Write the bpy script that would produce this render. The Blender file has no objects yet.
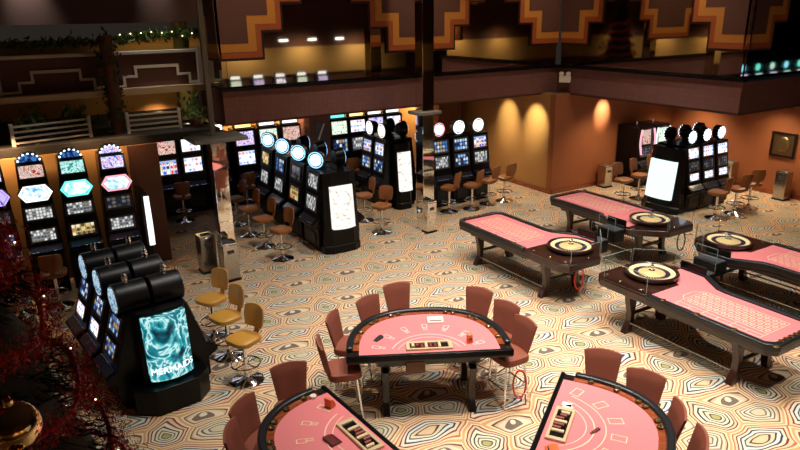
import bpy, bmesh, math, random
from mathutils import Vector, Matrix, Euler
PI = math.pi
R = math.radians
SC = bpy.context.scene
COL = SC.collection
random.seed(7)

# ------------------------------------------------------------------ camera
F_PX, CAM_H, PITCH, ROLL, YAW = 650.0, 4.85, R(18.0), R(1.0), R(-31.0)
cd = bpy.data.cameras.new('camera'); cam = bpy.data.objects.new('camera', cd); COL.objects.link(cam)
cd.sensor_fit = 'HORIZONTAL'; cd.sensor_width = 36.0; cd.lens = 36.0 * F_PX / 800.0
cd.clip_start = 0.05; cd.clip_end = 200
cam.matrix_world = (Matrix.Translation((0, 0, CAM_H)) @ Matrix.Rotation(YAW, 4, 'Z')
                    @ Matrix.Rotation(PI / 2 - PITCH, 4, 'X') @ Matrix.Rotation(-ROLL, 4, 'Z'))
SC.camera = cam

# ------------------------------------------------------------------ world, exposure
w = bpy.data.worlds.new('dim_hall'); SC.world = w; w.use_nodes = True
w.node_tree.nodes['Background'].inputs[0].default_value = (1.0, 0.8, 0.62, 1)
w.node_tree.nodes['Background'].inputs[1].default_value = 0.02
SC.view_settings.view_transform = 'Standard'; SC.view_settings.look = 'None'
SC.view_settings.exposure = 0.0; SC.view_settings.gamma = 1.0; SC.view_settings.use_curve_mapping = False

# ------------------------------------------------------------------ lamps of the hall (recessed downlights) and added fill spots
def spot(name, loc, target, power, angle=70, blend=0.7, col=(1.0, 0.87, 0.7), size=0.06):
    l = bpy.data.lights.new(name, 'SPOT'); l.energy = power; l.color = col
    l.spot_size = R(angle); l.spot_blend = blend; l.shadow_soft_size = size
    o = bpy.data.objects.new(name, l); COL.objects.link(o); o.location = loc
    d = Vector(target) - Vector(loc); o.rotation_euler = d.to_track_quat('-Z', 'Y').to_euler()
    return o
WARM = (1.0, 0.935, 0.85)
for (x, y, p) in [(3.9, 5.6, 600), (5.6, 4.4, 800), (2.9, 7.4, 440), (6.0, 7.0, 820), (8.3, 4.9, 800), (8.4, 7.8, 580),
                  (8.0, 10.2, 380), (10.8, 8.8, 420), (10.9, 5.6, 660), (4.6, 9.8, 540), (6.8, 11.4, 360), (4.6, 2.6, 640), (12.0, 10.8, 220), (7.0, 2.0, 600)]:
    spot('ceiling_downlight', (x, y, 6.75), (x, y, 0), p, 80, 0.8, WARM, 0.10)
# low ceiling under the gallery
SUN = (1.0, 0.62, 0.30)
for (x, y, tx, ty, p) in [(11.7, 14.60, 12.6, 14.67, 300), (11.7, 13.45, 12.6, 13.5, 430)]:
    spot('wall_washer', (x, y, 2.70), (tx, ty, 1.95), p, 54, 1.0, (1.0, 0.90, 0.56), 0.03)
spot('wall_washer', (14.4, 12.1, 2.70), (14.4, 12.8, 2.15), 620, 46, 1.0, (1.0, 0.88, 0.68), 0.03)
for (x, p) in [(3.3, 60), (5.4, 160), (6.9, 200), (8.4, 60), (9.7, 60), (11.2, 240)]:
    spot('niche_downlight', (x, 16.9, 2.64), (x, 17.4, 2.2), p, 120, 0.8, SUN, 0.05)
for (x, p) in [(-0.78, 90), (-0.11, 150), (0.55, 24), (1.22, 60), (1.86, 40)]:
    spot('niche_downlight', (x, 13.36, 3.0), (x, 13.56, 1.6), p, 120, 0.8, SUN, 0.04)
for (x, y, p) in [(15.0, 11.4, 110), (16.4, 9.0, 120), (16.7, 11.6, 230), (14.0, 11.9, 150), (14.2, 8.6, 90), (11.6, 14.4, 190), (9.8, 12.4, 60), (6.9, 15.2, 40), (16.8, 9.4, 130), (3.4, 14.6, 20), (7.1, 13.0, 40)]:
    spot('low_ceiling_downlight', (x, y, 2.67), (x, y, 0), p, 120, 0.9, (1.0, 0.78, 0.52), 0.06)
for x in (1, 4, 7, 10, 13, 16):  # added spots that brighten the rear tan band for its mirror reflection
    spot('gallery_fill_spot', (x, -2.9, 3.5), (x, -3.9, 2.7), 90, 150, 0.9, (1.0, 0.86, 0.6), 0.05)
for y in (-1, 2, 5, 8, 11):  # same added fill for the tan band on the left
    spot('gallery_fill_spot', (-4.9, y, 3.5), (-5.9, y, 2.7), 90, 150, 0.9, (1.0, 0.86, 0.6), 0.05)
for x in (4.5, 8.7, 12.0):
    spot('panel_washer', (x, 11.2, 6.6), (x, 13.3, 4.4), 130, 80, 0.9, (1.0, 0.74, 0.45), 0.1)
spot('panel_washer', (11.2, 10, 6.6), (13.1, 9.5, 4.4), 150, 90, 0.9, (1.0, 0.74, 0.45), 0.1)
spot('terrace_fill_spot', (2.9, 14.2, 6.4), (2.9, 14.6, 3.3), 190, 50, 0.9, (1.0, 0.92, 0.82), 0.08)  # added unseen spots that brighten the bridge trim and terrace
spot('terrace_fill_spot', (0.6, 13.4, 6.0), (0.8, 14.4, 3.6), 240, 60, 0.9, (1.0, 0.92, 0.84), 0.08)
spot('terrace_fill_spot', (2.8, 13.3, 6.3), (2.9, 14.6, 3.7), 200, 46, 0.9, (1.0, 0.92, 0.84), 0.08)
spot('terrace_fill_spot', (3.3, 15.6, 6.0), (3.6, 16.6, 4.2), 70, 90, 0.9, (1.0, 0.75, 0.35), 0.08)

# ------------------------------------------------------------------ materials
def nm(name):
    m = bpy.data.materials.new(name); m.use_nodes = True
    return m, m.node_tree, m.node_tree.nodes['Principled BSDF']
def srgb(r, g, b):
    f = lambda c: (c / 255 / 12.92) if c / 255 <= .04045 else ((c / 255 + .055) / 1.055) ** 2.4
    return (f(r), f(g), f(b), 1)
def plain(name, col, rough=.5, metal=0, bump=0, bscale=60, var=0.0, coat=0, spec=None):
    m, t, b = nm(name)
    b.inputs['Base Color'].default_value = col; b.inputs['Roughness'].default_value = rough
    b.inputs['Metallic'].default_value = metal; b.inputs['Coat Weight'].default_value = coat
    if spec is not None: b.inputs['Specular IOR Level'].default_value = spec
    if bump or var:
        tc = t.nodes.new('ShaderNodeTexCoord'); n = t.nodes.new('ShaderNodeTexNoise'); n.inputs['Scale'].default_value = bscale
        n.inputs['Detail'].default_value = 3; t.links.new(tc.outputs['Object'], n.inputs['Vector'])
        if bump:
            bp = t.nodes.new('ShaderNodeBump'); bp.inputs['Strength'].default_value = bump; bp.inputs['Distance'].default_value = .01
            t.links.new(n.outputs['Fac'], bp.inputs['Height']); t.links.new(bp.outputs['Normal'], b.inputs['Normal'])
        if var:
            mr = t.nodes.new('ShaderNodeMapRange'); mr.inputs['To Min'].default_value = 1 - var; mr.inputs['To Max'].default_value = 1 + var
            mx = t.nodes.new('ShaderNodeMix'); mx.data_type = 'RGBA'; mx.blend_type = 'MULTIPLY'; mx.inputs['Factor'].default_value = 1
            mx.inputs['A'].default_value = col; t.links.new(n.outputs['Fac'], mr.inputs['Value'])
            t.links.new(mr.outputs['Result'], mx.inputs['B']); t.links.new(mx.outputs['Result'], b.inputs['Base Color'])
    return m
def wood(name, c1, c2, rough=.3, coat=.4):
    m, t, b = nm(name)
    tc = t.nodes.new('ShaderNodeTexCoord'); mp = t.nodes.new('ShaderNodeMapping'); mp.inputs['Scale'].default_value = (14, 1.6, 6)
    n = t.nodes.new('ShaderNodeTexNoise'); n.inputs['Scale'].default_value = 3; n.inputs['Detail'].default_value = 5
    cr = t.nodes.new('ShaderNodeValToRGB'); cr.color_ramp.elements[0].color = c1; cr.color_ramp.elements[1].color = c2
    cr.color_ramp.elements[0].position = .35; cr.color_ramp.elements[1].position = .7
    t.links.new(tc.outputs['Object'], mp.inputs['Vector']); t.links.new(mp.outputs['Vector'], n.inputs['Vector'])
    t.links.new(n.outputs['Fac'], cr.inputs['Fac']); t.links.new(cr.outputs['Color'], b.inputs['Base Color'])
    b.inputs['Roughness'].default_value = rough; b.inputs['Coat Weight'].default_value = coat
    return m
def weave(name, col, col2, scale=26, rough=.8):
    m, t, b = nm(name)
    tc = t.nodes.new('ShaderNodeTexCoord'); br = t.nodes.new('ShaderNodeTexBrick'); br.inputs['Scale'].default_value = 1.0
    br.offset = 0; br.inputs['Brick Width'].default_value = .11; br.inputs['Row Height'].default_value = .11; br.inputs['Mortar Size'].default_value = .006
    br.inputs['Color1'].default_value = col; br.inputs['Color2'].default_value = col2
    br.inputs['Mortar'].default_value = tuple(c * .8 for c in col[:3]) + (1,)
    mp = t.nodes.new('ShaderNodeMapping'); mp.inputs['Rotation'].default_value = (PI / 2, 0, 0)
    sx = t.nodes.new('ShaderNodeSeparateXYZ'); ad = t.nodes.new('ShaderNodeMath'); cx = t.nodes.new('ShaderNodeCombineXYZ')
    t.links.new(tc.outputs['Object'], sx.inputs[0]); t.links.new(sx.outputs[0], ad.inputs[0]); t.links.new(sx.outputs[1], ad.inputs[1])
    t.links.new(ad.outputs[0], cx.inputs[0]); t.links.new(sx.outputs[2], cx.inputs[1]); t.links.new(cx.outputs[0], br.inputs['Vector'])
    t.links.new(br.outputs['Color'], b.inputs['Base Color']); b.inputs['Roughness'].default_value = rough
    return m
def emit(name, col, s):
    m, t, b = nm(name); b.inputs['Base Color'].default_value = (.02, .02, .02, 1); b.inputs['Roughness'].default_value = .2
    b.inputs['Emission Color'].default_value = col; b.inputs['Emission Strength'].default_value = s
    return m

class NT:
    def __init__(s, t): s.t = t
    def n(s, typ, **kw):
        o = s.t.nodes.new(typ)
        for k, v in kw.items(): setattr(o, k, v)
        return o
    def setin(s, sock, v):
        if hasattr(v, 'is_linked') or isinstance(v, bpy.types.NodeSocket): s.t.links.new(v, sock)
        else: sock.default_value = v
    def math(s, op, a, b=None, c=None):
        o = s.n('ShaderNodeMath', operation=op); s.setin(o.inputs[0], a)
        if b is not None: s.setin(o.inputs[1], b)
        if c is not None: s.setin(o.inputs[2], c)
        return o.outputs[0]
    def vec(s, op, a, b=None, c=None, out=0):
        o = s.n('ShaderNodeVectorMath', operation=op); s.setin(o.inputs[0], a)
        if b is not None: s.setin(o.inputs[1], b)
        if c is not None: s.setin(o.inputs[2], c)
        return o.outputs[out]
    def mix(s, f, a, b, blend='MIX'):
        o = s.n('ShaderNodeMix', data_type='RGBA', blend_type=blend); s.setin(o.inputs['Factor'], f); s.setin(o.inputs['A'], a); s.setin(o.inputs['B'], b)
        return o.outputs['Result']
    def ramp(s, f, stops, interp='CONSTANT'):
        o = s.n('ShaderNodeValToRGB'); cr = o.color_ramp; cr.interpolation = interp
        while len(cr.elements) < len(stops): cr.elements.new(.5)
        for e, (p, c) in zip(cr.elements, stops): e.position = p; e.color = c
        s.setin(o.inputs[0], f); return o.outputs[0]

def screen_mat(name, bg, cols, nx=5, nz=3, strength=1.4, fill=.42, frame=.08, header=None):
    """a game screen: a grid of bright symbols on a lit background, with a banner across the top"""
    m, t, b = nm(name); T = NT(t)
    tc = T.n('ShaderNodeTexCoord'); oi = T.n('ShaderNodeObjectInfo')
    sx = T.n('ShaderNodeSeparateXYZ'); t.links.new(tc.outputs['Generated'], sx.inputs[0])
    u = T.math('MULTIPLY', sx.outputs[0], nx); v = T.math('MULTIPLY', sx.outputs[2], nz)
    cb = T.n('ShaderNodeCombineXYZ'); T.setin(cb.inputs[0], T.math('FLOOR', u)); T.setin(cb.inputs[1], T.math('FLOOR', v)); T.setin(cb.inputs[2], T.math('MULTIPLY', oi.outputs['Random'], 50.0))
    wn = T.n('ShaderNodeTexWhiteNoise', noise_dimensions='3D'); t.links.new(cb.outputs[0], wn.inputs['Vector'])
    du = T.math('SUBTRACT', T.math('FRACT', u), .5); dv = T.math('SUBTRACT', T.math('FRACT', v), .5)
    r2 = T.math('SQRT', T.math('ADD', T.math('MULTIPLY', du, du), T.math('MULTIPLY', dv, dv)))
    nz_ = T.n('ShaderNodeTexNoise'); nz_.inputs['Scale'].default_value = 14; t.links.new(tc.outputs['Generated'], nz_.inputs['Vector'])
    rr = T.math('ADD', r2, T.math('MULTIPLY', T.math('SUBTRACT', nz_.outputs['Fac'], .5), .5))
    msk = T.math('LESS_THAN', rr, fill)
    k = len(cols); sym = T.ramp(wn.outputs['Value'], [(i / k, c) for i, c in enumerate(cols)])
    col = T.mix(msk, bg, sym)
    # dark gutter between the reels
    gut = T.math('GREATER_THAN', T.math('ABSOLUTE', du), .46)
    col = T.mix(gut, col, (.01, .01, .015, 1))
    if header is not None:
        col = T.mix(T.math('GREATER_THAN', sx.outputs[2], .82), col, header)
    ex = T.math('GREATER_THAN', T.math('ABSOLUTE', T.math('SUBTRACT', sx.outputs[0], .5)), .5 - frame * .5)
    ez = T.math('GREATER_THAN', T.math('ABSOLUTE', T.math('SUBTRACT', sx.outputs[2], .5)), .5 - frame * .7)
    col = T.mix(T.math('MAXIMUM', ex, ez), col, (.004, .004, .006, 1))
    t.links.new(col, b.inputs['Emission Color']); b.inputs['Emission Strength'].default_value = strength * 1.25
    b.inputs['Base Color'].default_value = (.01, .01, .012, 1); b.inputs['Roughness'].default_value = .15
    return m
def art_mat(name, stops, scale=3.0, strength=1.5, dist=2.5):
    m, t, b = nm(name); T = NT(t); tc = T.n('ShaderNodeTexCoord')
    oi = T.n('ShaderNodeObjectInfo')
    p = T.vec('ADD', tc.outputs['Object'], T.vec('SCALE', (7.3, 3.1, 5.7), None)) if False else tc.outputs['Object']
    n = T.n('ShaderNodeTexNoise', noise_dimensions='4D'); n.inputs['Scale'].default_value = scale; n.inputs['Detail'].default_value = 4; n.inputs['Distortion'].default_value = dist
    t.links.new(p, n.inputs['Vector']); t.links.new(T.math('MULTIPLY', oi.outputs['Random'], 30.0), n.inputs['W'])
    col = T.ramp(n.outputs['Fac'], stops, 'LINEAR')
    t.links.new(col, b.inputs['Emission Color']); b.inputs['Emission Strength'].default_value = strength * 1.25
    b.inputs['Base Color'].default_value = (.01, .01, .01, 1); b.inputs['Roughness'].default_value = .2
    return m

def carpet_mat():
    m, t, b = nm('patterned_carpet'); T = NT(t)
    tc = T.n('ShaderNodeTexCoord')
    n1 = T.n('ShaderNodeTexNoise'); n1.inputs['Scale'].default_value = 2.2; n1.inputs['Detail'].default_value = 1
    t.links.new(tc.outputs['Object'], n1.inputs['Vector'])
    p = T.vec('ADD', tc.outputs['Object'], T.vec('SCALE', T.vec('SUBTRACT', n1.outputs['Color'], (.5, .5, .5)), None)) if False else None
    wv = T.n('ShaderNodeVectorMath', operation='SCALE'); t.links.new(T.vec('SUBTRACT', n1.outputs['Color'], (.5, .5, .5)), wv.inputs[0]); wv.inputs['Scale'].default_value = .16
    p = T.vec('ADD', tc.outputs['Object'], wv.outputs[0])
    p = T.vec('MULTIPLY', p, (.86, .92, 0))
    LX, LY = .92, 2.06
    seeds = [(0, 0), (.42, .33), (-.05, .55), (.40, .73)]
    wts = [-.05, .02, .01, .03]; asp = [(.95, .95), (.80, 1.30), (1.15, .90), (.90, 1.20)]
    f1 = 9.0; f2 = 9.0; idv = 0.0; first = True
    for i, (sx_, sy_) in enumerate(seeds):
        for k in (0, 1):
            s = (sx_ + k * LX / 2, sy_ + k * LY / 2, 0)
            d = T.vec('WRAP', T.vec('SUBTRACT', p, s), (LX / 2, LY / 2, 1), (-LX / 2, -LY / 2, -1))
            d = T.math('ADD', T.vec('LENGTH', T.vec('MULTIPLY', d, (asp[i][0], asp[i][1], 0)), out=1), wts[i])
            if first: f1 = d; first = False; f2 = 9.0; continue
            lt = T.math('LESS_THAN', d, f1)
            f2 = T.math('MINIMUM', f2, T.math('MAXIMUM', f1, d)); f1 = T.math('MINIMUM', f1, d)
            idv = T.math('ADD', T.math('MULTIPLY', lt, float(i)), T.math('MULTIPLY', T.math('SUBTRACT', 1.0, lt), idv))
    e = T.math('MULTIPLY', T.math('SUBTRACT', f2, f1), 1.55)
    C = srgb
    G1, G2 = C(208, 162, 110), C(230, 206, 170)
    rA = [(0, G1), (.035, G2), (.09, C(134, 56, 52)), (.135, C(224, 188, 154)), (.20, C(96, 82, 80)), (.25, C(230, 210, 178)), (.33, C(66, 64, 72)), (.38, C(218, 208, 180)), (.46, C(88, 80, 76)), (.50, C(214, 204, 172)), (.57, C(80, 74, 66)), (.61, C(166, 160, 104))]
    rB = [(0, G1), (.035, G2), (.085, C(190, 112, 74)), (.13, C(228, 194, 158)), (.20, C(124, 60, 56)), (.245, C(232, 212, 182)), (.32, C(56, 64, 90)), (.37, C(214, 216, 204)), (.45, C(60, 66, 82)), (.49, C(222, 200, 164)), (.57, C(92, 72, 66)), (.61, C(220, 190, 150)), (.72, C(178, 104, 66))]
    rC = [(0, G1), (.035, G2), (.09, C(108, 74, 66)), (.135, C(210, 178, 144)), (.18, C(226, 204, 172)), (.25, C(120, 102, 92)), (.295, C(228, 208, 176)), (.37, C(98, 92, 88)), (.415, C(210, 204, 178)), (.50, C(120, 104, 92)), (.54, C(206, 190, 156))]
    ca = T.ramp(e, rA); cb = T.ramp(e, rB); cc = T.ramp(e, rC)
    isB = T.math('LESS_THAN', idv, .5)
    isC = T.math('LESS_THAN', T.math('ABSOLUTE', T.math('SUBTRACT', idv, 3.0)), .5)
    isC2 = T.math('LESS_THAN', T.math('ABSOLUTE', T.math('SUBTRACT', idv, 1.0)), .5)
    col = T.mix(isB, ca, cb); col = T.mix(T.math('MAXIMUM', isC, isC2), col, cc)
    n2 = T.n('ShaderNodeTexNoise'); n2.inputs['Scale'].default_value = 180; t.links.new(tc.outputs['Object'], n2.inputs['Vector'])
    mr = T.n('ShaderNodeMapRange'); mr.inputs['To Min'].default_value = .82; mr.inputs['To Max'].default_value = 1.12; t.links.new(n2.outputs['Fac'], mr.inputs['Value'])
    col = T.mix(1.0, col, mr.outputs['Result'], 'MULTIPLY')
    t.links.new(col, b.inputs['Base Color']); b.inputs['Roughness'].default_value = .95; b.inputs['Specular IOR Level'].default_value = .15
    bp = T.n('ShaderNodeBump'); bp.inputs['Strength'].default_value = .3; bp.inputs['Distance'].default_value = .004
    t.links.new(n2.outputs['Fac'], bp.inputs['Height']); t.links.new(bp.outputs['Normal'], b.inputs['Normal'])
    return m

M = {}
M['carpet'] = carpet_mat()
M['wall_tan'] = plain('ochre_wall_paint', srgb(180, 134, 78), .7, 0, .1, 40, .06)
M['wall_orange'] = plain('terracotta_wall_paint', srgb(158, 92, 52), .7, 0, .1, 40, .06)
M['wall_brown'] = plain('brown_wall_paint', srgb(96, 56, 40), .75, 0, .1, 40, .06)
M['rear_tan'] = plain('tan_panel', srgb(190, 150, 88), .7, 0, .1, 20, .08)
M['dark'] = plain('dark_ceiling', srgb(34, 26, 22), .8)
M['low_ceiling'] = plain('low_ceiling_paint', srgb(92, 62, 46), .8)
M['fascia'] = weave('plum_woven_fascia', srgb(122, 82, 78), srgb(116, 77, 73))
M['mirror'] = plain('smoked_mirror', (.62, .57, .50, 1), .03, 1)
M['mirror_bright'] = plain('polished_mirror_steel', (.80, .76, .70, 1), .04, 1)
M['black'] = plain('black_lacquer', (.003, .003, .0035, 1), .28, 0, 0, 60, 0, 0, .22)
M['blackmat'] = plain('black_satin', (.006, .006, .007, 1), .42)
M['vinyl'] = plain('black_padded_vinyl', (.012, .013, .015, 1), .3, 0, .1, 30)
M['grey'] = plain('grey_trim', srgb(70, 70, 74), .4)
M['chrome'] = plain('chrome', (.86, .86, .87, 1), .12, 1)
M['steel'] = plain('brushed_steel', (.52, .50, .47, 1), .22, 1)
M['brass'] = plain('brass', (.78, .58, .30, 1), .25, 1)
M['gold'] = plain('gold_glass', (.80, .62, .32, 1), .08, 1)
M['gold_paint'] = plain('gold_band_paint', srgb(196, 132, 58), .6, 0, 0, 60, 0)
M['orange_paint'] = plain('burnt_orange_band_paint', srgb(164, 84, 42), .6)
M['valance'] = plain('dark_brown_valance', srgb(62, 40, 35), .85, 0, .1, 60, .08)
M['maroon'] = plain('dark_maroon_edge', srgb(44, 20, 18), .4)
M['panelfield'] = plain('plum_brown_panel', srgb(92, 60, 54), .8, 0, .1, 60, .08)
M['felt'] = plain('pink_felt', srgb(222, 128, 130), .95, 0, .15, 220, .10, 0, .1)
M['feltline'] = plain('cream_felt_print', srgb(244, 206, 170), .9)
M['feltred'] = plain('red_felt_print', srgb(170, 60, 56), .9)
M['feltwhite'] = plain('pale_pink_print', srgb(246, 206, 198), .9)
M['wood'] = wood('dark_mahogany', srgb(38, 19, 13), srgb(66, 34, 22))
M['woodred'] = wood('red_mahogany', srgb(120, 56, 30), srgb(164, 84, 44), .25, .5)
M['woodblack'] = wood('ebonised_wood', srgb(20, 12, 10), srgb(40, 22, 16))
M['woodpale'] = plain('tan_tray_frame', srgb(206, 180, 140), .4)
M['terracotta'] = plain('terracotta_upholstery', srgb(140, 74, 54), .75, 0, .25, 90, .10)
M['goldleather'] = plain('mustard_leather', srgb(204, 148, 60), .38, 0, .1, 50, .06)
M['brownleather'] = plain('brown_leather', srgb(150, 92, 46), .42, 0, .1, 50, .06)
M['white_wood'] = plain('white_painted_wood', srgb(190, 182, 170), .5)
M['cream'] = plain('cream_ledge', srgb(196, 172, 142), .6, 0, .1, 30, .08)
M['yellowcol'] = plain('yellow_column_paint', srgb(196, 172, 84), .6, 0, .1, 20, .08)
M['greypost'] = plain('grey_post_paint', srgb(120, 116, 104), .5)
M['green'] = plain('garland_green', srgb(44, 66, 30), .7, 0, 0, 60, 0)
M['leaf'] = plain('plant_green', srgb(74, 104, 44), .6)
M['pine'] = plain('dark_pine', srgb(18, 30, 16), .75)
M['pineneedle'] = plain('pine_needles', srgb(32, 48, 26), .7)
M['tinsel'] = plain('red_tinsel', srgb(196, 16, 30), .35, .0)
M['redcord'] = plain('red_cord', srgb(206, 44, 36), .5)
M['blackcord'] = plain('black_cord', (.01, .01, .01, 1), .5)
M['bark'] = plain('tree_bark', srgb(46, 32, 22), .9)
M['orange_item'] = plain('orange_cards', srgb(226, 104, 48), .5)
M['darkred'] = plain('dark_red_leather', srgb(96, 24, 26), .5)
M['white'] = plain('white_plastic', srgb(232, 226, 214), .4)
M['ivory'] = plain('ivory_pockets', srgb(240, 220, 168), .35)
M['wheelgold'] = plain('golden_wheel_cone', srgb(234, 204, 142), .3, .2)
M['navy'] = plain('navy_pockets', srgb(40, 34, 60), .4)
M['chipred'] = plain('maroon_chips', srgb(128, 54, 44), .5)
M['chipcream'] = plain('cream_chips', srgb(226, 196, 150), .5)
M['bronze'] = plain('bronze_relief', (.30, .20, .09, 1), .35, .9, .5, 18)
M['brown_box'] = plain('brown_drop_box', srgb(120, 78, 50), .5)
m, t, b = nm('clear_glass'); M['glass'] = m
b.inputs['Base Color'].default_value = (.96, .98, .97, 1); b.inputs['Roughness'].default_value = .02; b.inputs['IOR'].default_value = 1.02; b.inputs['Transmission Weight'].default_value = 1.0
M['glass_edge'] = plain('glass_edge', srgb(150, 170, 160), .2)
M['brass_mirror'] = plain('polished_gold', (.82, .60, .32, 1), .06, 1)
M['e_lamp'] = emit('lamp_diffuser', (1, .95, .85, 1), 6)
M['e_white'] = emit('lit_white_panel', (1, .99, .95, 1), 1.6)
M['e_cool'] = emit('lit_cool_panel', (.84, 1, .98, 1), 1.15)
M['e_blue'] = emit('blue_glow', (.25, .62, 1, 1), 2.0)
M['e_bluewhite'] = emit('blue_white_glow', (.72, .90, 1, 1), 2.4)
M['e_teal'] = emit('teal_glow', (.15, .85, .75, 1), 1.6)
M['e_pink'] = emit('pink_glow', (1, .35, .42, 1), 1.6)
M['e_violet'] = emit('violet_glow', (.45, .35, 1, 1), 1.5)
M['e_amber'] = emit('amber_lamp', (1, .62, .2, 1), 2.5)
M['e_fairy'] = emit('fairy_light', (1, .72, .5, 1), 5.0)
C = srgb
M['s_grid'] = screen_mat('reel_screen', C(214, 220, 232), [C(230, 70, 60), C(60, 90, 200), C(240, 190, 60), C(40, 40, 60), C(250, 250, 250), C(110, 60, 160)], 5, 3, 1.0, .36, .07, C(150, 170, 220))
M['s_grey'] = screen_mat('pale_grey_screen', C(150, 154, 158), [C(210, 214, 214), C(70, 74, 82), C(236, 236, 230), C(110, 100, 90)], 8, 4, .75, .40, .08)
M['s_blue'] = screen_mat('blue_reel_screen', C(40, 70, 120), [C(150, 190, 230), C(220, 230, 240), C(70, 110, 170), C(180, 150, 90), C(20, 30, 60)], 5, 3, .8, .40, .08)
M['s_dim'] = screen_mat('dim_screen', C(40, 46, 56), [C(110, 120, 130), C(60, 70, 84), C(120, 96, 80), C(30, 34, 44)], 5, 3, .55, .40, .10)
M['s_warm'] = screen_mat('warm_reel_screen', C(196, 176, 120), [C(220, 200, 130), C(120, 80, 50), C(240, 230, 190), C(90, 70, 40), C(200, 120, 60)], 5, 3, .85, .40, .10)
M['s_white'] = screen_mat('white_reel_screen', C(236, 240, 250), [C(250, 250, 255), C(160, 170, 200), C(220, 120, 110), C(120, 150, 220), C(255, 255, 255)], 5, 3, 1.25, .34, .06)
M['s_deck'] = screen_mat('button_lights', C(16, 22, 36), [C(60, 110, 200), C(210, 220, 230), C(20, 26, 40), C(30, 60, 130)], 7, 2, .8, .34, .05)
M['a_red'] = art_mat('red_cartoon_art', [(.30, C(40, 20, 20)), (.42, C(180, 60, 40)), (.52, C(230, 210, 200)), (.60, C(120, 90, 70)), (.72, C(240, 230, 220))], 9, 1.0)
M['a_multi'] = art_mat('blue_cartoon_art', [(.30, C(30, 30, 120)), (.43, C(90, 110, 220)), (.52, C(240, 240, 250)), (.60, C(200, 90, 150)), (.72, C(255, 255, 255))], 9, 1.05)
M['a_teal'] = art_mat('teal_cartoon_art', [(.30, C(8, 40, 60)), (.43, C(40, 160, 160)), (.52, C(210, 240, 230)), (.62, C(60, 180, 170)), (.72, C(240, 255, 250))], 8, 1.0)
M['a_green'] = art_mat('mint_cartoon_art', [(.30, C(30, 70, 60)), (.45, C(170, 220, 190)), (.55, C(250, 250, 240)), (.65, C(220, 150, 110)), (.75, C(255, 255, 255))], 9, 1.05)
M['a_pale'] = art_mat('pale_swirl_poster', [(.27, C(110, 90, 70)), (.36, C(226, 214, 190)), (.44, C(255, 252, 244)), (.66, C(255, 255, 250)), (.74, C(200, 170, 130))], 4, .85, 3)
M['a_aqua'] = art_mat('aqua_sea_poster', [(.30, C(2, 34, 46)), (.40, C(6, 84, 100)), (.47, C(40, 160, 170)), (.52, C(200, 240, 236)), (.56, C(24, 130, 144)), (.64, C(10, 90, 106)), (.72, C(150, 226, 224)), (.80, C(240, 252, 248))], 2.6, .95, 2.2)
M['a_hex'] = art_mat('blue_white_plate', [(.34, C(60, 130, 235)), (.44, C(180, 220, 255)), (.52, C(255, 255, 255)), (.66, C(120, 180, 250))], 5, 1.2, 1)
M['a_hexteal'] = art_mat('teal_white_plate', [(.34, C(30, 190, 180)), (.44, C(170, 245, 235)), (.52, C(255, 255, 255)), (.66, C(110, 220, 210))], 5, 1.2, 1)
M['a_dimblue'] = art_mat('dim_blue_arch', [(.36, C(6, 12, 40)), (.50, C(20, 60, 130)), (.60, C(90, 150, 220)), (.70, C(8, 16, 50))], 12, .7, 1)
M['a_disc'] = art_mat('barrel_face_art', [(.30, C(10, 30, 50)), (.45, C(60, 120, 160)), (.55, C(210, 230, 240)), (.65, C(70, 110, 150)), (.75, C(220, 240, 250))], 12, .9, 2)

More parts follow.
